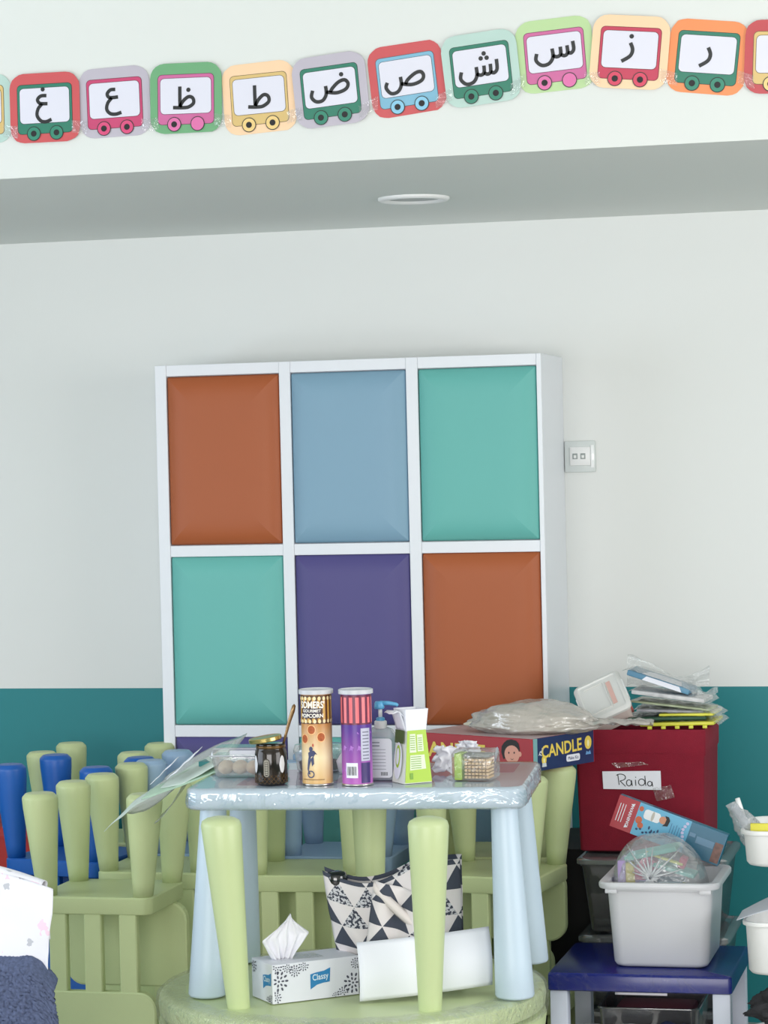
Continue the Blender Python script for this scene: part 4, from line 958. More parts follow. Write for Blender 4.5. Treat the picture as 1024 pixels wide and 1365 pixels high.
def clear_box(x, y, z, h, label, hx=0.205, hy=0.185, fill=None):
    t = thing('clear_box', label, 'storage box', (x, y, z))
    open_box('box_body', hx - 0.012, hy - 0.012, h - 0.020, 0.022, 0.025, film('dark_tint_clear', (150, 150, 160), milky=0.08, gloss=0.10, rough=0.08, bump=0.15, bscale=6), t, rim=0.004)  # clear plastic tinted darker, standing in for the darkness behind the boxes
    bm = bmesh.new(); slab(bm, hx, hy, 0.028, [(0.004, h - 0.022), (0.0, h - 0.019), (0.0, h - 0.008), (0.006, h - 0.004), (0.020, h - 0.003), (0.024, h - 0.0065), (0.040, h - 0.0065)], 6)
    done('lid', bm, film('lid_clear', (190, 192, 200), milky=0.22, gloss=0.14, rough=0.08, bump=0.1, bscale=6), t, angle=40)
    if fill:
        pillow('bagged_contents', (-0.03, -0.02, 0.045), 0.135, 0.130, 0.110, fill, t, 4, amp=0.25, k=2.5, pinch=0.2)
    return t
clear_box(-0.992, 7.185, 0.402, 0.209, 'clear plastic lidded box with bagged white contents, under the red bin', fill=mat('bagged_white', (206, 206, 220), 0.4, bump=0.5, bscale=25, var=0.15, vscale=12))
clear_box(-0.992, 7.185, 0.201, 0.200, 'clear plastic lidded box, middle of the stack behind the blue stool table', fill=mat('dark_fill', (110, 104, 108), 0.5))  # dark contents added so the wall behind does not show bright through the box
clear_box(-0.992, 7.185, 0.0, 0.200, 'clear plastic lidded box on the floor, lowest of the stack under the red bin')

# --- lidded container and packs on the red bin
ct = thing('lunch_container', 'white-lidded plastic container tilted on the left of the red bin', 'container', (-1.130, 7.225, 0.985), (rad(40), rad(-24), rad(8)))
bm = bmesh.new(); slab(bm, 0.070, 0.080, 0.018, [(0.012, -0.006), (0.008, -0.004), (0.0, 0.058)], 6); done('container_body', bm, mat('peach_plastic', (222, 206, 198), 0.4), ct, angle=45)
bm = bmesh.new(); slab(bm, 0.075, 0.085, 0.020, [(0.0, 0.056), (-0.002, 0.058), (-0.002, 0.066), (0.004, 0.071), (0.012, 0.072), (0.015, 0.069), (0.030, 0.069)], 6); ld = done('lid', bm, mat('lid_white', (222, 222, 218), 0.35), ct, angle=40)
for sx in (-1, 1):
    bx('clip', (sx * 0.0765, 0, 0.058), (0.004, 0.075, 0.020), WHITEP, ct, 0.001)
poly('lid_print', [(-0.004, -0.050), (0.010, -0.050), (0.010, 0.050), (-0.004, 0.050)], mat('lid_pink', (222, 180, 170), 0.5), ct, frame((0.03, 0, 0.069), (1, 0, 0), (0, 1, 0)), 0.0015)
def ridge(pts): 
    bm = bmesh.new(); tube(bm, pts, 0.0025, 6); return bm
done('lid_ridge', ridge([(-0.045, -0.055, 0.071), (0.02, -0.055, 0.071), (0.02, 0.055, 0.071), (-0.045, 0.055, 0.071)]), MC['lid_white'], ct)
bm = bmesh.new(); box(bm, (0.062, -0.02, 0.020), (0.020, 0.06, 0.040), 0.004, 2); done('pink_print', bm, mat('print_pink', (206, 112, 104), 0.5, var=0.25, vscale=60), ct)

ct.scale = (0.9, 0.9, 0.9)
PK = film('pack_film', milky=0.06, gloss=0.12, rough=0.06, bump=0.8, bscale=24)
def flatpack(name, label, c, size, rotz, tilt, m, cat='pack', filmed=True, extra=None):
    t = thing(name, label, cat, c, (0, tilt, rotz), 'packs piled on the red bin')
    bx('pack_body', (0, 0, size[2] / 2), size, m, t, min(0.003, size[2] * 0.3))
    if extra: extra(t)
    if filmed:
        sheet('film', 24, 14, lambda u, v: ((u - 0.5) * (size[0] + 0.030), (v - 0.5) * (size[1] + 0.03), size[2] + 0.002 + 0.006 * abs(nz(u * 9, v * 9, size[0] * 50)) - 0.012 * (abs(u - 0.5) * 2) ** 8), PK, t, 0)
    return t
YEL = mat('yellow_board', (232, 230, 82), 0.4); DG = mat('dark_green_board', (36, 78, 56), 0.5)
def holes(t):
    for k in range(5): bx('tooth', (-0.075 + k * 0.038, -0.085, -0.004), (0.012, 0.008, 0.008), YEL, t, 0.001)
flatpack('activity_pack', 'flat black and yellow activity pack, lowest on the right of the red bin', (-0.930, 7.235, 0.952), (0.205, 0.17, 0.010), rad(-2), rad(-1.5), YEL, extra=holes)
flatpack('activity_pack', 'dark green board pack just above the lowest yellow one', (-0.965, 7.240, 0.966), (0.215, 0.165, 0.010), rad(3), rad(-1), DG)
flatpack('activity_pack', 'yellow-edged pack on the dark green board, right side of the pile', (-0.905, 7.235, 0.978), (0.150, 0.15, 0.007), rad(-3), rad(-1), YEL)
flatpack('activity_pack', 'orange and grey printed pack in clear film, middle of the pile', (-0.955, 7.240, 0.987), (0.185, 0.15, 0.007), rad(2), rad(2), mat('grey_print_pack', (150, 150, 156), 0.4, var=0.35, vscale=24))
flatpack('activity_pack', 'green and pink leaflet in film, pointing right under the blue pack', (-0.950, 7.245, 1.001), (0.220, 0.12, 0.006), rad(-6), rad(6), mat('leaflet_green', (160, 170, 140), 0.5, var=0.35, vscale=16))
flatpack('activity_pack', 'pale clear-wrapped pack with small black pictures, second from top of the pile', (-0.955, 7.235, 1.025), (0.205, 0.13, 0.012), rad(-4), rad(7), mat('white_print_pack', (202, 204, 208), 0.4, var=0.3, vscale=34))
t = flatpack('activity_pack', 'blue and white pack in clear film, topmost of the pile on the red bin', (-0.985, 7.235, 1.062), (0.180, 0.12, 0.016), rad(-3), rad(18), mat('blue_print_pack', (92, 140, 168), 0.4, var=0.2, vscale=20))
poly('white_panel', [(-0.050, -0.055), (0.065, -0.055), (0.050, 0.03), (-0.040, 0.03)], PAPER, t, frame((0, 0, 0.016), (1, 0, 0), (0, 1, 0)), 0.001)
poly('white_panel', [(-0.045, -0.007), (0.070, -0.007), (0.060, 0.006), (-0.035, 0.006)], PAPER, t, front(0, -0.060, 0.008), 0.001)
bgf = thing('plastic_bag', 'thin clear empty bag standing behind the topmost blue pack', 'bag', (-0.985, 7.30, 1.03))
sheet('bag_film', 26, 14, lambda u, v: (-0.105 + 0.23 * u, 0.012 * nz(u * 6, v * 6) + 0.02 * v, 0.02 + v * (0.085 - 0.075 * math.sin(PI * u) ** 1.2 * u - 0.03 * u) + 0.008 * nz(u * 8, v * 2, 3)), film('hazy_film', milky=0.28, gloss=0.12, rough=0.12, bump=0.9, bscale=20, mrgb=(206, 214, 212)), bgf, 0)
sheet('twisted_end', 14, 6, lambda u, v: (0.085 + 0.070 * u, -0.06 + 0.01 * math.sin(u * 20), 0.000 + 0.012 * u + (v - 0.5) * 0.020 * (0.5 + 0.5 * math.sin(u * 9))), film('cloud_end', milky=0.35, gloss=0.15, rough=0.1, bump=0.9, bscale=50), bgf, 0)

# ------------------------------------------------------------------ blue-topped stool table with the white bin
st = thing('stool_table', 'small low table with a shiny dark blue top and white legs', 'table', (-0.949, 6.650, 0))
bm = bmesh.new(); slab(bm, 0.230, 0.208, 0.010, [(0.004, 0.362), (0.0, 0.365), (0.0, 0.400), (0.002, 0.405), (0.006, 0.407)], 4); done('tabletop', bm, NAVY, st, angle=50)
LEGW = mat('leg_white', (206, 212, 226), 0.5)
for sx in (-1, 1):
    for sy in (-1, 1): bx('leg', (sx * 0.203, sy * 0.180, 0.181), (0.044, 0.044, 0.362), LEGW, st, 0.003)
sheet('film_wrap', 60, 8, lambda u, v: (-0.233 + 0.466 * u, -0.2105 - 0.0035 * abs(nz(u * 14, v * 2)), 0.361 + 0.047 * v), film('blue_film', milky=0.0, gloss=0.0, rough=0.06, bump=0.8, bscale=12, distort=2), st, 0)
sheet('front_flap', 12, 4, lambda u, v: (-0.06 + 0.13 * u, -0.206, 0.356 + 0.006 * v), mat('paper_grey', (196, 192, 200), 0.6), st, 0.001)

wb = thing('white_bin', 'translucent white plastic bin with a wide rim on the blue-topped table', 'storage bin', (-0.905, 6.660, 0.4085), (0, 0, 0))
GBIN = mat('grey_white_plastic', (220, 221, 225), 0.35, sss=0)
bm = bmesh.new()
prof = [(0.030, 0.0), (0.022, 0.004), (0.017, 0.012), (0.004, 0.200), (-0.001, 0.200), (-0.014, 0.201), (-0.016, 0.206), (-0.016, 0.213), (-0.013, 0.217), (0.002, 0.217), (0.007, 0.214), (0.0085, 0.205), (0.022, 0.014), (0.040, 0.010)]
rings(bm, [[(x, y, z) for x, y in rrect(0.137 - i, 0.150 - i, max(0.034 - i * 0.4, 0.006), 7)] for i, z in prof])
done('bin_body', bm, GBIN, wb, angle=40)
for sx in (-1, 1): bx('rim_lug', (sx * 0.118, -0.154, 0.1955), (0.030, 0.012, 0.011), GBIN, wb, 0.002)
bx('rim_rib', (0, -0.152, 0.1975), (0.21, 0.004, 0.004), GBIN, wb, 0.001)

# toy box leaning in the bin
ty = thing('toy_box', 'long teal and light blue toy box with a red end, leaning in the white bin', 'toy box', (-0.912, 6.800, 0.7175), (rad(-4), rad(20.2), 0))
TBW, TBH, TBD = 0.298, 0.086, 0.045
bx('carton', (0, 0, 0), (TBW, TBD, TBH), mat('toy_teal', (22, 104, 134), 0.35), ty, 0.0008, 1)
f3 = front(0, -TBD / 2, 0)
poly('red_end', [(-0.149, -0.043), (-0.092, -0.043), (-0.092, 0.043), (-0.149, 0.043)], mat('toy_red', (170, 28, 44), 0.35), ty, f3, 0.0006)
poly('light_blue_panel', [(-0.092, -0.043), (0.050, -0.043), (0.050, 0.043), (-0.092, 0.043)], mat('toy_sky', (92, 174, 210), 0.35), ty, f3, 0.0006)
polys('arrow_marks', [[(-0.143 + 0, 0.018), (-0.131, 0.018), (-0.137, 0.028)], [(-0.143, -0.028), (-0.131, -0.028), (-0.137, -0.018)]], PAPER, ty, f3, 0.0012) if False else None
fr_v = f3 @ Matrix.Rotation(rad(90), 4, 'Z')
text('warning_lettering', 'WARNING', 0.0115, PAPER, ty, f3, -0.108, 0.000, 0.0012, rot=rad(-90), bold=0.0002)
polys('warning_marks', [[(-0.113, 0.030), (-0.103, 0.034), (-0.105, 0.024)], [(-0.113, -0.034), (-0.103, -0.030), (-0.112, -0.024)]] + [[(-0.126 - 0.007 * k, -0.024), (-0.1255 - 0.007 * k + 0.0012, -0.024), (-0.1255 - 0.007 * k + 0.0012, 0.024), (-0.126 - 0.007 * k, 0.024)] for k in range(3)], PAPER, ty, f3, 0.0012)
TW_ = mat('toy_white', (236, 238, 240), 0.4); TSK = mat('toy_skin', (214, 150, 118), 0.5)
poly('coat_picture', [(x, y) for x, y in rrect(0.022, 0.013, 0.008, 4, -0.052, 0.019)], TW_, ty, f3, 0.0011)
poly('head_picture', ell(-0.022, 0.019, 0.010, 0.010, 16), TSK, ty, f3, 0.0013)
poly('hair_picture', [(-0.020, 0.004), (-0.006, 0.008), (-0.004, 0.024), (-0.010, 0.032), (-0.020, 0.032), (-0.014, 0.024), (-0.015, 0.012)], HR, ty, f3, 0.0016)
poly('sleeve_picture', ell(-0.050, 0.019, 0.004, 0.013, 12), mat('toy_fold', (196, 190, 180), 0.5), ty, f3, 0.0014)
polys('jar_picture', [ell(-0.082, -0.002, 0.009, 0.010, 10), ell(-0.074, -0.014, 0.008, 0.008, 10), ell(-0.084, 0.028, 0.006, 0.007, 10)], mat('toy_orange', (206, 104, 70), 0.5), ty, f3, 0.0011)
polys('spot_picture', [ell(-0.080 + 0.009 * k, -0.026 + 0.004 * math.sin(k * 2.1), 0.0035, 0.003, 8) for k in range(5)] + [ell(-0.050 + 0.008 * k, -0.012 - 0.008 * math.sin(k), 0.0025, 0.005, 8) for k in range(4)], mat('toy_navy', (40, 70, 110), 0.5), ty, f3, 0.0011)
polys('text_lines', [[(0.002 + 0.007 * k, -0.030), (0.0034 + 0.007 * k, -0.030), (0.0034 + 0.007 * k, 0.020 - 0.004 * (k % 2)), (0.002 + 0.007 * k, 0.020 - 0.004 * (k % 2))] for k in range(5)], mat('toy_text', (36, 100, 150), 0.5), ty, f3, 0.0011)
polys('script_print', [ell(0.038 + 0.004 * math.sin(k), -0.030 + 0.009 * k, 0.0045, 0.004, 8) for k in range(8)], mat('toy_lilac', (206, 204, 236), 0.5), ty, f3, 0.0011)
poly('grey_panel', [(0.074, -0.006), (0.122, -0.006), (0.122, 0.012), (0.074, 0.012)], mat('toy_grey', (112, 150, 178), 0.5), ty, f3, 0.0011)
poly('grey_panel', [(0.054, 0.006), (0.070, 0.006), (0.070, 0.016), (0.054, 0.016)], MC['toy_grey'], ty, f3, 0.0011)
poly('photo_print', [(0.124, -0.038), (0.146, -0.038), (0.146, 0.014), (0.124, 0.014)], mat('toy_photo', (104, 70, 60), 0.4, var=0.5, vscale=80), ty, f3, 0.0011)

# clear bag of colourful foam in the bin
cbag = thing('plastic_bag', 'clear knotted bag of colourful foam sheets stuffed in the white bin', 'bag', (-0.918, 6.640, 0.430))
bm = bmesh.new()
KX, KZ = -0.012, 0.200     # where the folds gather
def bulk(a, b):
    """a = angle round the knot, b = 0 at knot .. 1 at the back"""
    pass
bmesh.ops.create_uvsphere(bm, u_segments=120, v_segments=60, radius=1)
for v in bm.verts:
    p_ = v.co.copy()
    q_ = Vector([math.copysign(abs(c_) ** 0.72, c_) for c_ in p_]); x = q_.x * 0.122 + 0.003; y = q_.y * 0.104; p_.z = math.copysign(abs(p_.z) ** 0.85, p_.z); z = 0.160 + p_.z * (0.138 if p_.z > 0 else 0.150)
    x += 0.012 * (1 if p_.x < 0 else -1) * max(0, p_.z) * 0
    z -= max(0, x - 0.02) * 0.30 if p_.z > 0 else 0
    if p_.y < 0.3:
        dx, dz = x - KX, z - KZ; a = math.atan2(dz, dx); d = math.hypot(dx, dz)
        w_ = math.exp(-(d / 0.10) ** 2)
        y += 0.022 * w_ + 0.0045 * math.sin(a * 17 + 2 * math.sin(a * 3)) * min(1, d / 0.02) * math.exp(-(d / 0.075) ** 2)
    y += 0.004 * nz(p_.x * 4, p_.y * 4, p_.z * 4)
    v.co = Vector((x, y, z))
done('bag_film', bm, film('bin_bag_film', milky=0.27, gloss=0.08, rough=0.12, bump=0.5, bscale=20, mrgb=(222, 224, 230)), cbag, smooth=True)
FO = [((226, 214, 96), (-0.083, -0.060, 0.205), (0.032, 0.03, 0.075), -4), ((182, 160, 206), (-0.103, -0.02, 0.19), (0.022, 0.10, 0.12), 0),
      ((214, 110, 140), (-0.045, -0.03, 0.215), (0.050, 0.05, 0.09), 40), ((126, 206, 194), (-0.02, 0.0, 0.262), (0.150, 0.10, 0.012), -12),
      ((226, 226, 120), (0.020, -0.05, 0.250), (0.110, 0.02, 0.006), 18), ((140, 210, 200), (0.050, -0.03, 0.222), (0.120, 0.08, 0.010), 16),
      ((210, 92, 124), (0.072, -0.02, 0.238), (0.020, 0.04, 0.030), 20), ((210, 220, 100), (0.062, -0.065, 0.188), (0.050, 0.02, 0.008), 6),
      ((160, 200, 216), (0.01, -0.03, 0.180), (0.12, 0.10, 0.03), 0), ((168, 150, 210), (-0.045, -0.055, 0.180), (0.045, 0.02, 0.035), 0)]
for k, (c_, l_, s_, a_) in enumerate(FO):
    bx('foam_piece', (l_[0] * 0.86, l_[1] * 0.7, l_[2] - 0.008), (s_[0] * 0.9, s_[1], s_[2] * 0.95), mat('foam_%d' % k, c_, 0.7), cbag, 0.002, 1, rot=Matrix.Rotation(rad(a_), 3, 'Y'))['label'] = ['yellow foam block', 'lilac foam sheet', 'pink foam sheet', 'aqua foam sheet', 'yellow foam strip', 'aqua foam strip', 'pink foam piece', 'lime foam strip', 'pale blue foam sheet', 'violet foam piece'][k]
bm = bmesh.new()
random.seed(3)
for k in range(22):
    a = 2 * PI * k / 22 + random.uniform(-0.1, 0.1); L_ = random.uniform(0.04, 0.105)
    if math.sin(a) < 0: L_ *= 0.25
    pts = []
    for q in range(6):
        d = 0.004 + L_ * q / 5; x = KX + d * math.cos(a); z = KZ - 0.0 + d * math.sin(a)
        sx = x / 0.126; sz = (z - 0.160) / 0.138; yy = -0.110 * math.sqrt(max(0.05, 1 - sx * sx - sz * sz)) + 0.022 * math.exp(-(d / 0.10) ** 2) - 0.004
        pts.append((x, yy, z))
    tube(bm, pts, [0.0042 * (1 - q / 6) ** 1.2 + 0.0006 for q in range(6)], 5)
o = done('gathered_folds', bm, film('fold_white', milky=0.60, gloss=0.1, mrgb=(232, 236, 240)), cbag, smooth=True); o['kind'] = 'stuff'

# items below the blue table
ub = thing('clear_box', 'clear box with pink contents on the floor under the blue-topped table', 'storage box', (-0.945, 6.69, 0.0))
open_box('box_body', 0.125, 0.13, 0.300, 0.015, 0.02, MC['dark_tint_clear'], ub, rim=0.004)
bx('pink_contents', (0, 0.0, 0.20), (0.20, 0.20, 0.16), mat('rose_block', (176, 96, 110), 0.6), ub, 0.01)
for (x, y, z, lb) in ((-1.085, 6.50, 0.262, 'white round lid low at left under the blue-topped table'), (-0.985, 6.49, 0.266, 'white round lid low at centre under the blue-topped table')):
    t = thing('lidded_tub', lb, 'tub', (x, y, 0))
    bm = bmesh.new(); lathe(bm, [(0.034, 0), (0.038, 0.004), (0.040, z - 0.020)], 32); done('tub_body', bm, mat('tub_smoke', (150, 150, 156), 0.3), t, angle=40)
    bm = bmesh.new(); lathe(bm, [(0.043, z - 0.020), (0.044, z - 0.018), (0.043, z - 0.002), (0.040, z)], 36); done('lid', bm, WHITEP, t, angle=40)
cl = pillow('dark_cloth', (-0.875, 6.495, 0.205), 0.07, 0.045, 0.07, mat('navy_cloth', (34, 40, 78), 0.9), None, 7, amp=0.3, k=2.5)
tag(cl, 'dark navy cloth bundle under the right side of the blue-topped table', 'cloth')
o = bx('packing_box', (0, 0, 0.08), (0.15, 0.09, 0.16), mat('brown_card', (120, 96, 70), 0.8), None, 0.002); o.location = (-0.875, 6.50, 0)
tag(o, 'plain cardboard box below the dark navy cloth', 'box')

# ------------------------------------------------------------------ white trolley at the right edge
tr = thing('tray_trolley', 'white trolley of rounded trays cut off by the right edge', 'trolley', (-0.475, 6.44, 0))
def tray(z, h, label=None, m=WHITEP):
    bm = bmesh.new()
    prof = [(0.030, 0.0), (0.014, 0.004), (0.008, 0.012), (0.003, h - 0.012), (-0.004, h - 0.010), (-0.005, h - 0.003), (-0.003, h), (0.003, h), (0.006, h - 0.004), (0.011, 0.014), (0.020, 0.009), (0.034, 0.008)]
    rings(bm, [[(x, y, zz) for x, y in rrect(0.200 - i, 0.135 - i, max(0.050 - i * 0.5, 0.01), 8)] for i, zz in prof])
    return done('tray', bm, m, tr, loc=(0, 0, z), angle=50)
tray(0.696, 0.090); tray(0.434, 0.132); tray(0.14, 0.13)
for sx in (-1, 1):
    bm = bmesh.new(); tube(bm, [(sx * 0.06 + 0.10, 0.142, 0.05), (sx * 0.06 + 0.10, 0.142, 0.95)], 0.009, 12); done('post', bm, WHITEP, tr, smooth=True)
bx('foot_bar', (0.10, 0.142, 0.0395), (0.20, 0.03, 0.02), WHITEP, tr, 0.004)
for sx in (-1, 1):
    for y in (-0.10, 0.10):
        bm = bmesh.new(); lathe(bm, [(0.020, -0.010), (0.024, -0.006), (0.024, 0.006), (0.020, 0.010)], 20)
        bmesh.ops.rotate(bm, cent=(0, 0, 0), matrix=Matrix.Rotation(rad(90), 3, 'Y'), verts=bm.verts)
        done('wheel', bm, BLACK, tr, loc=(sx * 0.13, y, 0.024), smooth=True)
bx('base_frame', (0, 0, 0.095), (0.30, 0.22, 0.09), WHITEP, tr, 0.01)
# contents
wr = thing('wrapped_bundle', 'crumpled clear-wrapped bundle sticking out of the top tray', 'bundle', (-0.655, 6.375, 0.706))
def wb_f(u, v):
    a = 2 * PI * v; q = u
    r = 0.012 + 0.016 * math.sin(PI * min(1, q * 1.15)) + 0.004 * nz(q * 14, math.cos(a) * 3, math.sin(a) * 3)
    cx_, cz_ = 0.035 - 0.085 * q, 0.008 + 0.150 * q - 0.02 * q * q
    return (cx_ + r * math.cos(a), r * math.sin(a), cz_ + r * math.cos(a) * 0.5)
sheet('film', 30, 20, wb_f, film('bundle_film', milky=0.35, gloss=0.16, rough=0.08, bump=0.9, bscale=45, mrgb=(200, 206, 214)), wr, 0)
bm = bmesh.new(); tube(bm, [(0.030, 0, 0.012), (-0.010, 0, 0.080), (-0.040, 0, 0.128)], [0.010, 0.012, 0.009], 12); done('pale_roll', bm, mat('roll_grey', (176, 182, 190), 0.5), wr, smooth=True)
bm = bmesh.new(); tube(bm, [(-0.020, 0.004, 0.105), (-0.034, 0.004, 0.150)], 0.006, 10); done('white_tube', bm, WHITEP, wr, smooth=True)
random.seed(6)
cup = thing('pencil_cup', 'dark cup of pencils in the top tray at the right edge', 'cup', (-0.588, 6.43, 0.706))
bm = bmesh.new(); lathe(bm, [(0.026, 0), (0.029, 0.002), (0.032, 0.115), (0.030, 0.115), (0.027, 0.006)], 28); done('cup_body', bm, mat('cup_dark', (36, 44, 48), 0.4), cup, angle=50)
for k in range(12):
    a = 2 * PI * k / 12; r0, r1 = 0.014, 0.020 + random.uniform(0, 0.010)
    c_ = [(214, 150, 136), (206, 128, 120), (40, 40, 44), (196, 140, 120)][k % 4]
    bm = bmesh.new(); tube(bm, [(r0 * math.cos(a), r0 * math.sin(a), 0.01), (r1 * math.cos(a), r1 * math.sin(a), 0.125 + 0.022 * random.random())], 0.0042, 8)
    PN = ['salmon pink pencil', 'dusty rose pencil', 'black pencil', 'light brown pencil'][k % 4]
    o = done('pencil', bm, mat('pencil_%d' % (k % 4), c_, 0.5), None, loc=(-0.588, 6.43, 0.706))
    tag(o, PN + ' standing in the dark cup', 'pencil', 'pencils in the dark cup')
o = bx('yellow_pad', (0, 0, 0.047), (0.05, 0.012, 0.094), mat('yellow_pad', (222, 214, 70), 0.5), None, 0.002); o.location = (-0.630, 6.345, 0.706)
tag(o, 'yellow pad standing at the front of the top tray', 'pad')
o = bx('white_card', (0, 0, 0.045), (0.07, 0.004, 0.09), PAPER, None, 0.001, rot=Matrix.Rotation(rad(-12), 3, 'Y')); o.location = (-0.560, 6.335, 0.708)
tag(o, 'white card standing in the top tray beside the yellow pad', 'card')
t = thing('printed_sheet', 'white printed sheet curling out over the lower tray edge', 'paper', (-0.575, 6.36, 0.560))
sheet('sheet', 20, 14, lambda u, v: (-0.115 + 0.20 * u, -0.05 + 0.14 * v, 0.006 + 0.040 * math.sin(PI * 0.62 * u + 0.1) + 0.035 * v * u), mat('sheet_grey', (206, 210, 220), 0.6), t, 0.001)
bx('drawn_mark', (0.055, -0.045, 0.0565), (0.030, 0.012, 0.001), mat('mark_blue', (52, 84, 110), 0.5), t, 0)
o = pillow('dark_netting', (-0.560, 6.40, 0.335), 0.11, 0.08, 0.06, mat('netting', (50, 50, 54), 0.9, bump=0.6, bscale=50), None, 11, amp=0.3, k=3)
tag(o, 'dark crumpled netting heaped in the lowest trolley tray', 'netting')

# ------------------------------------------------------------------ red toy crate at far left
o = thing('toy_crate', 'red plastic crate standing behind the blue chair at the left edge', 'crate', (-3.00, 7.55, 0))
open_box('crate_body', 0.18, 0.15, 0.600, 0.02, 0.02, RED, o, rim=0.006, rimh=0.015)
bm = bmesh.new(); slab(bm, 0.19, 0.16, 0.02, [(0, 0.600), (0, 0.615), (0.006, 0.620)], 5); done('lid', bm, RED, o, angle=40)

# ------------------------------------------------------------------ sheaf of leaflets at the table's left corner
LF = mat('leaflet_paper', (200, 214, 204), 0.45, var=0.06, vscale=30); LF2 = mat('leaflet_mint', (176, 204, 180), 0.5, var=0.1, vscale=40)
FF = film('leaflet_film', milky=0.34, gloss=0.08, rough=0.12, bump=0.15, bscale=10, mrgb=(196, 208, 204))
lf = thing('leaflet_sheaf', 'fan of pale green leaflets and film spilling left off the table corner', 'leaflets', (0, 0, 0))
def leaf(x0, z0, x1, z1, sag, w0, y0, m, seed, tw=0.03):
    def f(u, v):
        x = x0 + (x1 - x0) * u; z = z0 + (z1 - z0) * u + sag * math.sin(PI * u)
        wd = w0 * (0.50 + 0.50 * min(1, u * 2.5))
        return (x + tw * (v - 0.5) * 0.2, y0 + (v - 0.5) * wd * 2.2, z + (v - 0.5) * wd * 0.75 + 0.003 * nz(u * 4 + seed, v * 3, seed))
    return sheet('leaflet', 24, 10, f, m, lf, 0.0012)
leaf(-2.030, 0.930, -1.870, 1.005, -0.006, 0.055, 6.03, LF, 1)
leaf(-2.075, 0.902, -1.860, 0.985, 0.002, 0.045, 6.01, LF2, 2)
leaf(-2.060, 0.925, -1.865, 1.012, 0.006, 0.060, 6.10, FF, 3)
leaf(-2.195, 0.812, -2.050, 0.915, 0.010, 0.035, 6.07, LF, 4)
leaf(-2.150, 0.855, -2.020, 0.925, -0.012, 0.050, 6.12, FF, 5)
leaf(-2.010, 0.945, -1.935, 1.010, 0.0, 0.020, 6.00, PAPER, 6)
leaf(-2.060, 0.930, -2.000, 0.985, 0.0, 0.016, 6.02, PAPER, 7)
leaf(-2.08, 0.83, -2.00, 0.93, -0.01, 0.05, 6.12, FF, 8)
bx('teal_card', (-1.895, 6.07, 0.9745), (0.10, 0.08, 0.012), mat('card_teal', (66, 138, 140), 0.4), lf, 0.001)

# ------------------------------------------------------------------ white printed cloth and fleece blanket in the left foreground
cm = bpy.data.materials.new('blossom_print_cotton'); cm.use_nodes = True; nt = cm.node_tree; p = nt.nodes['Principled BSDF']; p.inputs['Roughness'].default_value = 0.85
N = nt.nodes.new; L = nt.links.new
uvn = N('ShaderNodeUVMap'); uvn.uv_map = 'print'
mp = N('ShaderNodeMapping'); mp.inputs['Scale'].default_value = (1.0, 1.0, 1.0); L(uvn.outputs[0], mp.inputs[0])
wn = N('ShaderNodeTexNoise'); wn.inputs['Scale'].default_value = 34; L(mp.outputs[0], wn.inputs['Vector'])
def spots(scale, thr, jit, rand=0.55, off=0.0):
    vo = N('ShaderNodeTexVoronoi'); vo.inputs['Scale'].default_value = scale; vo.inputs['Randomness'].default_value = rand
    ad = N('ShaderNodeVectorMath'); ad.operation = 'ADD'; ad.inputs[1].default_value = (off, off * 0.7, 0); L(mp.outputs[0], ad.inputs[0]); L(ad.outputs[0], vo.inputs['Vector'])
    sb = N('ShaderNodeMath'); sb.operation = 'MULTIPLY_ADD'; sb.inputs[1].default_value = jit; L(wn.outputs['Fac'], sb.inputs[0]); L(vo.outputs['Distance'], sb.inputs[2])
    lt_ = N('ShaderNodeMath'); lt_.operation = 'LESS_THAN'; lt_.inputs[1].default_value = thr; L(sb.outputs[0], lt_.inputs[0]); return lt_.outputs[0]
m1 = N('ShaderNodeMix'); m1.data_type = 'RGBA'; m1.inputs['A'].default_value = lin((240, 240, 248)); m1.inputs['B'].default_value = lin((244, 216, 234)); L(spots(7.5, 0.50, 0.6, 0.4), m1.inputs['Factor'])
m2 = N('ShaderNodeMix'); m2.data_type = 'RGBA'; L(m1.outputs['Result'], m2.inputs['A']); m2.inputs['B'].default_value = lin((196, 198, 206)); L(spots(8.5, 0.34, 0.5, 0.5, 0.37), m2.inputs['Factor'])
L(m2.outputs['Result'], p.inputs['Base Color'])
base = thing('small_chair', 'small wooden chair hidden under the white blossom-print cloth', 'chair', (-2.44, 5.62, 0))
WD = mat('beech', (190, 160, 120), 0.5)
bx('back_board', (0, -0.085, 0.65), (0.50, 0.018, 0.24), WD, base, 0.006)
bx('seat', (0, 0.06, 0.36), (0.46, 0.28, 0.025), WD, base, 0.006)
for sx in (-1, 1):
    bx('leg', (sx * 0.21, -0.085, 0.28), (0.03, 0.022, 0.56), WD, base, 0.003)
    bx('leg', (sx * 0.21, 0.18, 0.174), (0.03, 0.022, 0.348), WD, base, 0.003)
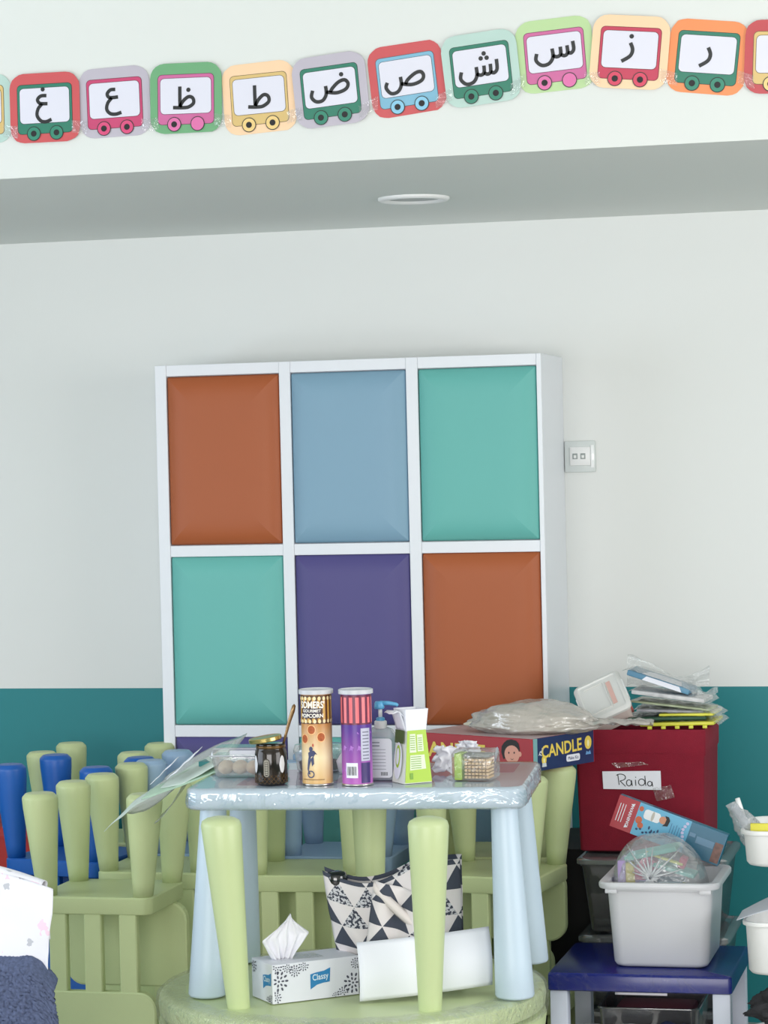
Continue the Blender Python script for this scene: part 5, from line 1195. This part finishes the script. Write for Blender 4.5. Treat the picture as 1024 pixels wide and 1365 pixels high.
# cloth: over the top edge of the chair back and down the front
def clothf(u, v):
    # u: 0 left .. 1 right edge, v: 0 back bottom .. 1 front bottom
    xr = -2.128 if v < 0.5 else -2.128 - 0.012 * math.sin(min(1, (v - 0.5) * 3) * PI) + 0.03 * max(0, v - 0.72) / 0.28
    x = -2.72 + (xr + 2.72) * u
    topz = 0.800 - 0.045 * max(0, (u - 0.70) / 0.30) ** 1.3 - 0.01 * (1 - u)
    s = v * 1.0
    if v < 0.42: x -= 0.03 * u
    if v < 0.25: y, z = 5.560 - 0.01 * v, topz - (0.25 - v) * 0.5
    elif v < 0.42:
        q = (v - 0.25) / 0.17; a = q * PI; y = 5.540 + 0.020 * math.cos(a); z = topz + 0.012 * math.sin(a)
    else:
        q = (v - 0.42) / 0.58; y = 5.520 - 0.035 * q; z = topz - q * 0.40
    f = 0.010 * math.sin(u * 11 + v * 7) * min(1, abs(v - 0.35) * 4) + 0.008 * nz(u * 6, v * 7, 2)
    if v > 0.5: f += 0.012 * math.exp(-((v - 0.80 - 0.15 * (1 - u)) / 0.05) ** 2)
    if v > 0.42: y -= abs(f)
    else: y += abs(f)
    return (x, y, z)
o = sheet('printed_cloth', 90, 110, clothf, cm, None, 0.002, uv=True)
tag(o, 'white cotton cloth with faint pink blossoms draped at the lower left', 'cloth')
FL = mat('fleece', (88, 97, 124), 1.0, 0.1, bump=1.0, bscale=110, var=0.30, vscale=120, detail=6)
def fleecef(u, v):
    # top edge rises to the right then rounds over; right edge slopes outward going down
    zt = 0.570 + 0.034 * min(1, u / 0.80) - 0.055 * max(0, (u - 0.90) / 0.10) ** 2
    xr = -2.128 + 0.066 * v ** 0.65
    x = -2.70 + (xr + 2.70) * u
    z = zt - v * 0.36
    y = 5.455 - 0.030 * math.sin(PI * min(1, v * 2.5) / 2) - 0.030 * u * 0 + 0.012 * nz(u * 4, v * 4)
    if u > 0.93: y += (u - 0.93) / 0.07 * 0.030
    if v < 0.05: y += (0.05 - v) * 0.8
    fz = 0.0050 * nz(u * 75, v * 55, 1) + 0.0045 * nz(u * 150, v * 110, 5)
    return (x, y + fz, z + 0.002 * nz(u * 90, v * 70, 8))
o = sheet('fleece_blanket', 260, 170, fleecef, FL, None, 0.006)
tag(o, 'dark blue-grey fleece blanket lying over the white cloth at lower left', 'blanket')

o = bx('dark_gap_filler', (0, 0, 0.29), (0.16, 0.42, 0.58), mat('dark_gap_filler', (20, 20, 22), 0.7), None, 0.006); o.location = (-1.285, 7.575, 0)  # black block added for the gap's darkness, in place of clutter and shadow
tag(o, 'black block added to darken the gap between the green chairs and the clear boxes', 'crate')
